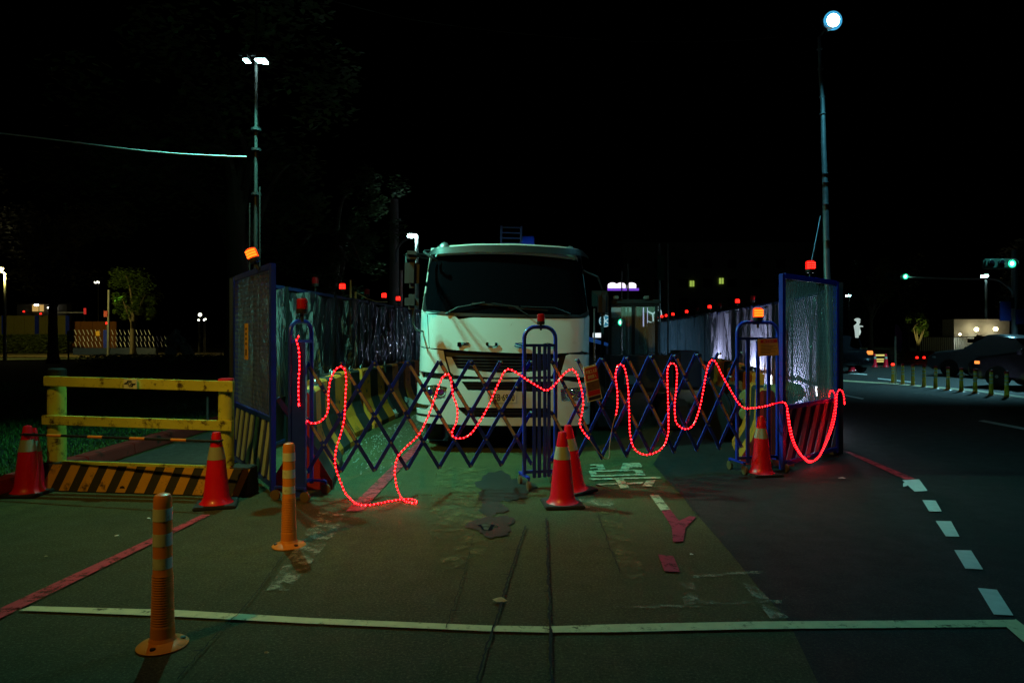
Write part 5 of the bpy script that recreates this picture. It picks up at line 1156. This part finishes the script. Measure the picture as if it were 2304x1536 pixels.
# flag-waving dummy
dm = thing('traffic_dummy', (P(1928, 0, 40).x, 40, 0), 'white dummy road worker with helmet and outstretched arm, standing above the low wall', 'dummy'); q0 = P(1928, 786, 40); z0 = q0.z; X0 = q0.x
bm_ = MB(); bm_.tube([(X0, 40, z0), (X0 - .0, 40, z0 + .75), (X0 + .02, 40, z0 + 1.05), (X0 - .02, 40, z0 + 1.38), (X0 + .06, 40, z0 + 1.5), (X0 + .1, 40, z0 + 1.6), (X0 + .04, 40, z0 + 1.72)], [.07, .09, .13, .15, .07, .10, .09], 12); bm_.build('body', M['glowdummy'], dm, smooth=True)
mb = MB(); mb.tube([(X0 + .02, 40, z0 + 1.36), (X0 + .26, 40, z0 + 1.36), (X0 + .36, 40, z0 + 1.34)], [.05, .04, .03], 8); mb.build('arm', M['glowdummy'], dm, smooth=True); mb = MB(); mb.tube([(X0 + .1, 40, z0 + 1.34), (X0 + .2, 40, z0 + 1.05), (X0 + .14, 40, z0 + .85)], [.05, .04, .04], 8); mb.build('arm', M['glowdummy'], dm, smooth=True)
mb = MB(); mb.sphere((X0 + .02, 39.98, z0 + 1.74), .15, 12, 8, (1.15, 1, .65)); mb.build('helmet', M['glowdummy'], dm, smooth=True); fbox(dm, 'pedestal', (X0, 40, z0 / 2), (.2, .2, z0), M['darksteel'])
fbox(thing('light_cabinet', (P(1932, 0, 39).x, 39, 0), 'glowing white cabinet with greenish panel below the dummy', 'cabinet'), 'lit_front', P(1931, 798, 39), (.2, .05, .4), M['signwhite'])
k_ = [o for o in bpy.data.objects if o.name == 'light_cabinet'][0]; fbox(k_, 'panel', P(1941, 801, 39), (.28, .06, .55), M['palegreen']); fbox(k_, 'body', (k_.location.x + .1, 39.3, .35), (.75, .4, .7), M['black'])
for i, (px, Y, lb) in enumerate(((1915, 30, 'leftmost far cone right of the corner panel'), (1921, 30.4, 'far cone touching the leftmost one'), (1927, 31, 'far cone third from left'), (1937, 31, 'far cone in front of the glowing cabinet'), (1968, 34, 'far cone with silver tip left of the lit barricade'), (1993, 34, 'far cone in front of the lit barricade'))):
    c = dup(cp, (P(px, 0, Y).x, Y, 0), rz=i, label='small red ' + lb, group='far cones at right'); c.scale = (1.0,) * 3
bc = thing('barricade', (P(1980, 0, 36).x, 36, 0), 'barricade with three glowing yellow-white reflective boards', 'barricade')
for py, sk in ((799, 0), (808, .1), (813, .12)): q = P(1978 + sk * 30, py, 36); fbox(bc, 'board', q, (.55, .04, .09 if py < 800 else .07), M['boardglow'])
for x in (-.25, .25): fbox(bc, 'leg', (P(1980, 0, 36).x + x, 36.05, .3), (.04, .04, .6), M['darksteel'])
bn_ = thing('banner_flag', (P(2018, 0, 42).x, 42, 0), 'tall blue and violet feather banner beside the dark tree', 'banner'); q = P(2010, 0, 42)
mb = MB(); mb.prism([(-.05, .5), (.25, .5), (.36, 1.2), (.33, 1.8), (.12, 2.2), (-.05, 2.3), (-.1, 1.9), (.0, 1.3)], -.02, .02, lambda u, v, t: Vector((q.x + .2 + u, 42 + t, v))); mb.build('flag', M['violetflag'], bn_); fbox(bn_, 'pole', (q.x + .15, 42.05, 1.1), (.04, .04, 2.2), M['darksteel'])
# cars
def car(loc, rz, paint, label, L=4.4, Hh=1.62, suv=True, tail=None):
    r = thing('parked_car', loc, label, 'car', rot=(0, 0, rz)); W2 = .89
    side = [(-L / 2, .35), (-L / 2 - .02, .75), (-L / 2 + .06, .95), (-L / 2 + .9 if not suv else -L / 2 + .25, 1.02 if not suv else 1.05), (-L / 2 + 1.4 if not suv else -L / 2 + .55, Hh - .08), (-L / 2 + 2.0, Hh), (L / 2 - 2.1, Hh - .02), (L / 2 - 1.35, 1.08), (L / 2 - .3, .92), (L / 2 - .02, .72), (L / 2, .38), (L / 2 - .2, .25), (-L / 2 + .2, .25)]
    n = len(side); mb = MB(); vs = []
    for t in (-W2, -W2 + .05, W2 - .05, W2):
        e = .04 if abs(t) == W2 else 0
        for x, z in side: tz = .13 if z > 1.1 else 0; vs.append(Vector((x * (1 - e * .4), t - (tz if t > 0 else -tz), z - e * .5 if z > .5 else z + e)))
    fs = [tuple(range(n)), tuple(reversed(range(3 * n, 4 * n)))]
    for k in range(3):
        for i in range(n): fs.append((k * n + i, k * n + (i + 1) % n, (k + 1) * n + (i + 1) % n, (k + 1) * n + i))
    mb.add(vs, fs); body = mb.build('body', paint, r, local=True, bevel=.03, smooth=True)
    for s_ in (-1, 1):
        for x0, x1, k in ((-L / 2 + .75, -.55, 0), (-.45, .55, 1)):
            mb = MB(); yy = s_ * (W2 - .10); mb.prism([(x0, 1.08), (x1 + (.15 if k else 0), 1.08), (x1 - (.25 if k else 0), Hh - .14), (x0 + (.12 if not k else 0), Hh - .14)], -.035, .035, lambda u, v, t, yy=yy, s_=s_: Vector((u, yy + t - s_ * (v - 1.08) * .15, v))); mb.build('window', M['glass'], r, local=True)
        for x in (-L / 2 + .85, L / 2 - .85):
            mb = MB(); mb.lathe((x, s_ * (W2 - .17), .33), [(.2, 0), (.31, 0), (.33, .03), (.33, .18), (.31, .2), (.2, .2)], 24, ax=(0, s_, 0)); w = mb.build('wheel', M['rubber'], r, local=True, smooth=True)
            mb = MB(); mb.lathe((x, s_ * (W2 + .005), .33), [(.2, 0), (.17, .02), (.05, .025), (0, .03)], 14, ax=(0, s_, 0)); mb.build('rim', M['steel'], w, local=True, smooth=True)
        for x in (-.75, .35): mb = MB(); mb.box((x, s_ * (W2 + .01), .88), (.16, .03, .03)); mb.build('door_handle', M['chrome'], r, local=True)
        mb = MB(); mb.box((L / 2 - .12, s_ * .62, .72), (.14, .3, .14)); mb.build('headlight', M['headlamp'], r, local=True, bevel=.03)
        mb = MB(); mb.box((-L / 2 + .03, s_ * .7, .85), (.08, .25, .18)); mb.build('tail_light', tail or (M['beacon_on'] if suv else M['beacon_off']), r, local=True, bevel=.02)
        mb = MB(); mb.box((L / 2 - 1.5, s_ * (W2 + .07), 1.08), (.16, .14, .14)); mb.build('wing_mirror', paint, r, local=True, bevel=.03)
        mb = MB(); mb.box((L / 2 - .3, s_ * (W2 - .01), .74), (.14, .05, .09)); mb.build('indicator', M['amberlit'] if suv else M['headlamp'], r, local=True)
    mb = MB(); mb.prism([(L / 2 - 1.42, 1.12), (L / 2 - 1.36, 1.12), (L / 2 - 2.02, Hh - .06), (L / 2 - 2.08, Hh - .06)], -W2 + .2, W2 - .2, lambda u, v, t: Vector((u + .03, t, v))); mb.build('windscreen', M['glass'], r, local=True)
    return r
car((16.1, 19.9, .01), R(120), M['carblack'], 'glossy black car passing behind the nearest roadside delineators, amber light at its nose')
car((18.3, 25.6, .01), R(122), M['carsilver'], 'silver car ahead of the black car, its side lit cyan', suv=False)
car((14.0, 30.5, .01), R(95), M['carblack'], 'dark car half hidden behind the right corner panel, amber lamp at its rear', suv=False, tail=M['amberlit'])
for wx, wy, tgt, pw, lb in ((5.58, 12.4, (5.2, 12.4, .8), .8, 'low floodlight added behind the right fence sheets, nearest one'), (5.95, 15.6, (5.6, 15.5, .8), 1.0, 'low floodlight added behind the right fence sheets, middle one'), (6.27, 19.6, (5.9, 19.5, .8), 1.0, 'low floodlight added behind the right fence sheets, farthest one')):  # lamps added out of sight to make the sheets glow
    wf = thing('added_floodlight', (wx, wy, 0), lb, 'floodlight'); fbox(wf, 'lamp_housing', (wx + .05, wy, .56), (.08, .34, .24), M['darksteel'], .01); fbox(wf, 'lit_face', (wx + .0, wy, .56), (.012, .3, .2), M['floodface'])
    fbox(wf, 'stand', (wx + .12, wy, .25), (.04, .04, .5), M['steel']); fbox(wf, 'foot', (wx + .12, wy, .02), (.3, .3, .03), M['steel'])
    spot('work_light', (wx - .02, wy, .58), tgt, PW['head'] * 14 * pw, (.72, .82, 1), 165, .5, .08)
spot('mast_lamp_light', P(928, 531, 22) + Vector((0, -.1, -.12)), P(960, 820, 18.5), PW['back'] * 8, (.22, 1, .8), 75, .6, .06)
# off-frame road lamp over the opposite carriageway
rl = thing('street_lamp', (24, 27, 0), 'tall road lamp beyond the right edge over the opposite carriageway', 'street lamp'); mb = MB(); mb.tube([(24, 27, 0), (24, 27, 8), (21, 27, 9)], .09, 8); mb.build('pole', M['steel'], rl); fbox(rl, 'lamp_head', (20.8, 27, 9.05), (.7, .3, .1), M['darksteel'])
spot('road_lamp_light', (20.8, 27, 8.9), (17.5, 27.5, 0), PW['roadlamp'] * 4, (.3, .85, 1), 104, .5, .2)
# ------------------------------------------------------------------ left background
def bgwall(name, px0, px1, y0, y1, Y, m, lb, cat='hoarding'):
    a, b = P(px0, y0, Y), P(px1, y1, Y); t = thing(name, ((a.x + b.x) / 2, Y, .13), lb, cat); n = max(2, int((b.x - a.x) / .9)); w = (b.x - a.x) / n
    for i in range(n): fbox(t, 'board', (a.x + w * (i + .5), Y, (a.z + b.z) / 2), (w - .03, .08, a.z - b.z), m)
    return t
h1 = bgwall('hoarding', -40, 152, 710, 800, 58, M['olivewall'], 'olive hoarding with blue posts at the far left behind the hedge')
for px in (8, 83, 152): q = P(px, 735, 57.8); fbox(h1, 'post', q, (.28, .12, 1.9), M['blue'])
bgwall('hoarding', 155, 262, 723, 790, 60, M['orangewall'], 'orange-brown hoarding behind the pale folding gates')
he = thing('hedge', (P(75, 0, 55).x, 55, .13), 'clipped hedge in front of the olive hoarding at the far left', 'hedge'); leafbox(he, P(-30, 0, 55).x, P(152, 0, 55).x, 54.5, 55.5, .13, P(0, 752, 55).z, 5000, .13, M['hedge'], seed=3)
he2 = thing('shrub_row', (P(300, 0, 30).x, 30, .13), 'low dark shrubs on the lawn behind the guard rail', 'shrubs'); leafbox(he2, P(200, 0, 30).x, P(530, 0, 30).x, 29, 31, .13, .75, 4200, .07, M['leaf'], seed=4)
fg = thing('folding_gate', (P(260, 0, 50).x, 50, .13), 'distant folding gates with rows of slanting white strips on the left', 'gate')
for row, (y0, dy) in enumerate(((742, 11), (756, 11), (769, 11))):
    for i in range(23 if row else 19): px = 168 + i * 9.2; q, q2 = P(px, y0, 50), P(px + 4.5, y0 + dy, 50); mb = MB(); mb.bar(q, q2, .045, .02); mb.build('white_strip', M['signpale2'], fg)
fbox(fg, 'blue_post', P(239, 762, 49.8), (.35, .15, 1.3), M['blue']); fbox(fg, 'lower_frame', P(260, 790, 50.1), (6.2, .1, .5), M['machblue']); fbox(fg, 'notice', P(220, 750, 49.7), (.3, .03, .35), M['paperyellow'])
dup(protos['on'], P(241, 732, 49.8), rot=(0, 0, 0), label='bright red beacon on the distant left folding gates').scale = (1.7,) * 3
dup(protos['on'], P(92, 709, 57), rot=(0, 0, 0), label='tiny pink-red beacon on the olive hoarding, right one').scale = (1.3,) * 3
dup(protos['on'], P(54, 704, 57), rot=(0, 0, 0), label='tiny pink-red beacon on the olive hoarding, left one').scale = (1.3,) * 3
sp_ = thing('sign_post', (P(154, 0, 38).x, 38, .13), 'thin sign post with pale blue boards on the lawn edge', 'sign'); fbox(sp_, 'post', (sp_.location.x, 38, .8), (.06, .06, 1.5), M['darksteel']); fbox(sp_, 'board', P(158, 756, 37.9), (.34, .03, .6), M['signblue2'])
pav = thing('park_pavilion', (P(100, 0, 90).x, 90, .13), 'small lit pavilion building far left with warm yellow doors', 'building'); fbox(pav, 'wall', P(100, 725, 91), (6.6, 1, 5), M['wall']); fbox(pav, 'roof', P(102, 683, 90.5), (7.4, 2, .2), M['darksteel'])
for px, w in ((75, .22), (82, .5), (93.5, .5)): fbox(pav, 'lit_door', P(px, 693, 90.3), (w, .1, .85), M['amber'])
mb = MB(); mb.sphere(P(82, 686, 90), .22, 10, 6, (1.3, 1, .6)); mb.build('ceiling_lamp', M['lampwhite'], pav, smooth=True)
for px in (108, 119): mb = MB(); mb.sphere(P(px, 692, 90), .08, 8, 6); mb.build('small_lamp', M['lampwhite'], pav)
bar_ = thing('boom_arm', (P(160, 0, 62).x, 62, .13), 'long pale horizontal boom with red tip above the hoarding at left', 'boom'); fbox(bar_, 'boom', P(157, 703, 62), (2.6, .08, .07), M['signpale2']); fbox(bar_, 'red_tip', P(191, 700, 62), (.18, .08, .55), M['redglow']); fbox(bar_, 'stand', (P(190, 0, 62).x, 62, 1.8), (.1, .1, 3.5), M['darksteel'])
for nm, px, pts, lb in (('stone_figure', 400, [(382, 815, .2), (385, 790, .28), (392, 770, .2), (396, 752, .3), (400, 742, .2)], 'pale rough standing sculpture with a lighter chest on the left lawn'),
                        ('stone_figure', 418, [(424, 815, .18), (423, 795, .32), (414, 780, .3), (410, 768, .2), (416, 762, .12)], 'second pale rough sculpture beside the taller one on the lawn')):
    t = thing(nm, (P(px, 0, 36).x, 36, .13), lb, 'sculpture'); mb = MB(); q = [P(x, y, 36) for x, y, r_ in pts]; q[0].z = .13; mb.tube(smoothpath(q, .12), .01, 12); 
    n = len(mb.v) // 12; rs = [pts[min(4, int(i / n * 5))][2] for i in range(n)]; ctr = [sum((mb.v[i * 12 + k] for k in range(12)), Vector()) / 12 for i in range(n)]; rr = random.Random(px)
    for i in range(n):
        for k in range(12): d_ = (mb.v[i * 12 + k] - ctr[i]).normalized(); mb.v[i * 12 + k] = ctr[i] + d_ * rs[i] * rr.uniform(.75, 1.2)
    mb.build('figure_body', M['stone'], t, smooth=True)
    for dx in (-.35, .3): mb = MB(); mb.tube([q[3], q[3] + Vector((dx, -.1, -.15)), q[3] + Vector((dx * 1.5, -.1, -.5))], [.12, .09, .06], 8); mb.build('figure_arm', M['stone'], t, smooth=True)
# trees
def tree(name, base, hgt, r, lb, crown, nleaf, ls, m, lean=(0, 0), limbs=7, seed=1, trunkh=None, gap=.0):
    rr = random.Random(seed); base = Vector(base); t = thing(name, base, lb, 'tree'); th = trunkh or hgt * .5; top = base + Vector((lean[0], lean[1], th))
    mb = MB(); mid = base.lerp(top, .5) + Vector((rr.uniform(-.1, .1), 0, 0)); path = smoothpath([base, mid, top], .3); nn = len(path); mb.tube(path, [r * (1.5 - 1.0 * (i / nn) ** .35) if i < 3 else r * (1 - .35 * i / nn) for i in range(nn)], 10)
    mb.build('trunk', M['bark'], t, smooth=True)
    ends = []
    for k in range(limbs):
        c, cr = crown[k % len(crown)]; c = Vector(c); e = c + Vector([rr.uniform(-.5, .5) * cr for _ in range(3)]); m_ = top.lerp(e, .5) + Vector((rr.uniform(-.3, .3), rr.uniform(-.3, .3), rr.uniform(0, .4)))
        s0 = path[rr.randint(int(nn * .6), nn - 1)]; q = smoothpath([s0, m_, e], .25); mb = MB(); mb.tube(q, [r * .45 * (1 - .8 * i / len(q)) for i in range(len(q))], 6); mb.build('limb', M['bark'], t, smooth=True)
    mb = MB(); per = nleaf // len(crown)
    for c, cr in crown:
        c = Vector(c); subs = [c + Vector([rr.gauss(0, .45) * cr for _ in range(3)]) for _ in range(9)]
        for _ in range(per):
            s0 = rr.choice(subs); d_ = Vector([rr.gauss(0, 1) for _ in range(3)]).normalized() * cr * .42 * rr.random() ** .4; p = s0 + d_; p.z = max(p.z, base.z + .3)
            a = rr.uniform(0, 6.28); u = Vector((math.cos(a), math.sin(a), rr.uniform(-.5, .3))) * ls; w = Vector((-math.sin(a), math.cos(a), rr.uniform(-.4, .4))) * ls * .5
            mb.add([p - u, p - w, p + u * .8, p + w], [(0, 1, 2, 3)])
    mb.build('crown', m, t); return t
tree('big_tree', (P(527, 0, 14.5).x, 14.5, .13), 9, .28, 'large dark tree with a thick trunk just left of the fence corner', [((-7.2, 14.5, 6.2), 2.0), ((-5.4, 15, 6.8), 1.8), ((-8.6, 16, 5.2), 1.6), ((-5.0, 15.5, 4.6), 1.2), ((-9.8, 17, 6.4), 1.6)], 7000, .11, M['leaf'], seed=2)
tree('big_tree', (-6.4, 20.5, 0), 8, .24, 'leaning dark tree with bare limbs behind the left fence', [((-5.6, 20, 3.6), 1.0), ((-4.6, 20, 4.0), .9), ((-6.6, 20.5, 4.6), 1.2), ((-5.0, 19.5, 2.9), .8), ((-4.4, 20.5, 5.6), .9)], 5200, .09, M['leaf'], lean=(1.4, 0), seed=5, trunkh=4.6)
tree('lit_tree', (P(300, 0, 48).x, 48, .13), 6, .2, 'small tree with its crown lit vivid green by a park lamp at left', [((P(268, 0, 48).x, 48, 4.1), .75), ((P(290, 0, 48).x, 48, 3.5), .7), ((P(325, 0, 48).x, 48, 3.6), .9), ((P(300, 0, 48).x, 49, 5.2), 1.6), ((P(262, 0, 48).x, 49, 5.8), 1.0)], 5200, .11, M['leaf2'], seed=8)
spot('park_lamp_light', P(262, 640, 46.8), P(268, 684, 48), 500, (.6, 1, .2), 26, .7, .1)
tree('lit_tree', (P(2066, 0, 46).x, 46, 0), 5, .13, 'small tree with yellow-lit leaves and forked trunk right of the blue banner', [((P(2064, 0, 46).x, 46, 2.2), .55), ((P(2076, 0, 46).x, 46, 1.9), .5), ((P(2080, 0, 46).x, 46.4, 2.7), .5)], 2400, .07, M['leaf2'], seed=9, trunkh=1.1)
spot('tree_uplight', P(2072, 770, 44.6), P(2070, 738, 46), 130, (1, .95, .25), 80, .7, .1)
tree('roadside_tree', (P(2040, 0, 52).x, 52, 0), 8, .22, 'dark roadside tree behind the feather banner', [((P(2030, 0, 52).x, 52, 4.8), 1.9), ((P(2055, 0, 52).x, 53, 6.2), 1.8), ((P(2010, 0, 52).x, 53, 6), 1.7), ((P(2042, 0, 52).x, 52, 3.2), .8)], 5000, .12, M['leaf'], seed=12)
tree('roadside_tree', (P(1960, 0, 70).x, 70, 0), 9, .25, 'dark tree behind the dummy road worker', [((P(1950, 0, 70).x, 70, 5.6), 2.4), ((P(1985, 0, 70).x, 70, 6.6), 2.3), ((P(1925, 0, 70).x, 70, 6.8), 2.0)], 4200, .16, M['leaf'], seed=13)
tree('roadside_tree', (P(2330, 0, 45).x, 45, 0), 9, .25, 'tree at the right edge behind the traffic signal pole', [((P(2320, 0, 45).x, 45, 4.4), 1.8), ((P(2300, 0, 45).x, 46, 6.8), 2.0)], 3600, .13, M['leaf'], seed=14)
tree('far_tree', (P(1540, 0, 60).x, 60, 0), 6, .2, 'low dark tree behind the right fence beacons', [((P(1535, 0, 60).x, 60, 3.0), 1.2), ((P(1560, 0, 60).x, 60, 3.4), 1.3)], 2400, .13, M['leaf'], seed=15)
tree('park_tree', (P(120, 0, 36).x, 36, .13), 9, .25, 'dark park tree spreading over the far left lawn', [((P(100, 0, 36).x, 36, 6.2), 2.2), ((P(190, 0, 36).x, 36, 7.2), 2.2), ((P(30, 0, 36).x, 37, 7.0), 2.4)], 5000, .14, M['leaf'], seed=16)
spot('park_pool_light', (P(10, 0, 40).x, 39.8, 5.2), (P(150, 0, 50).x, 52, 0), PW['far'] * 8, (1, .85, .2), 120, .8, .2)
# hanging roots / light streaks on trunk
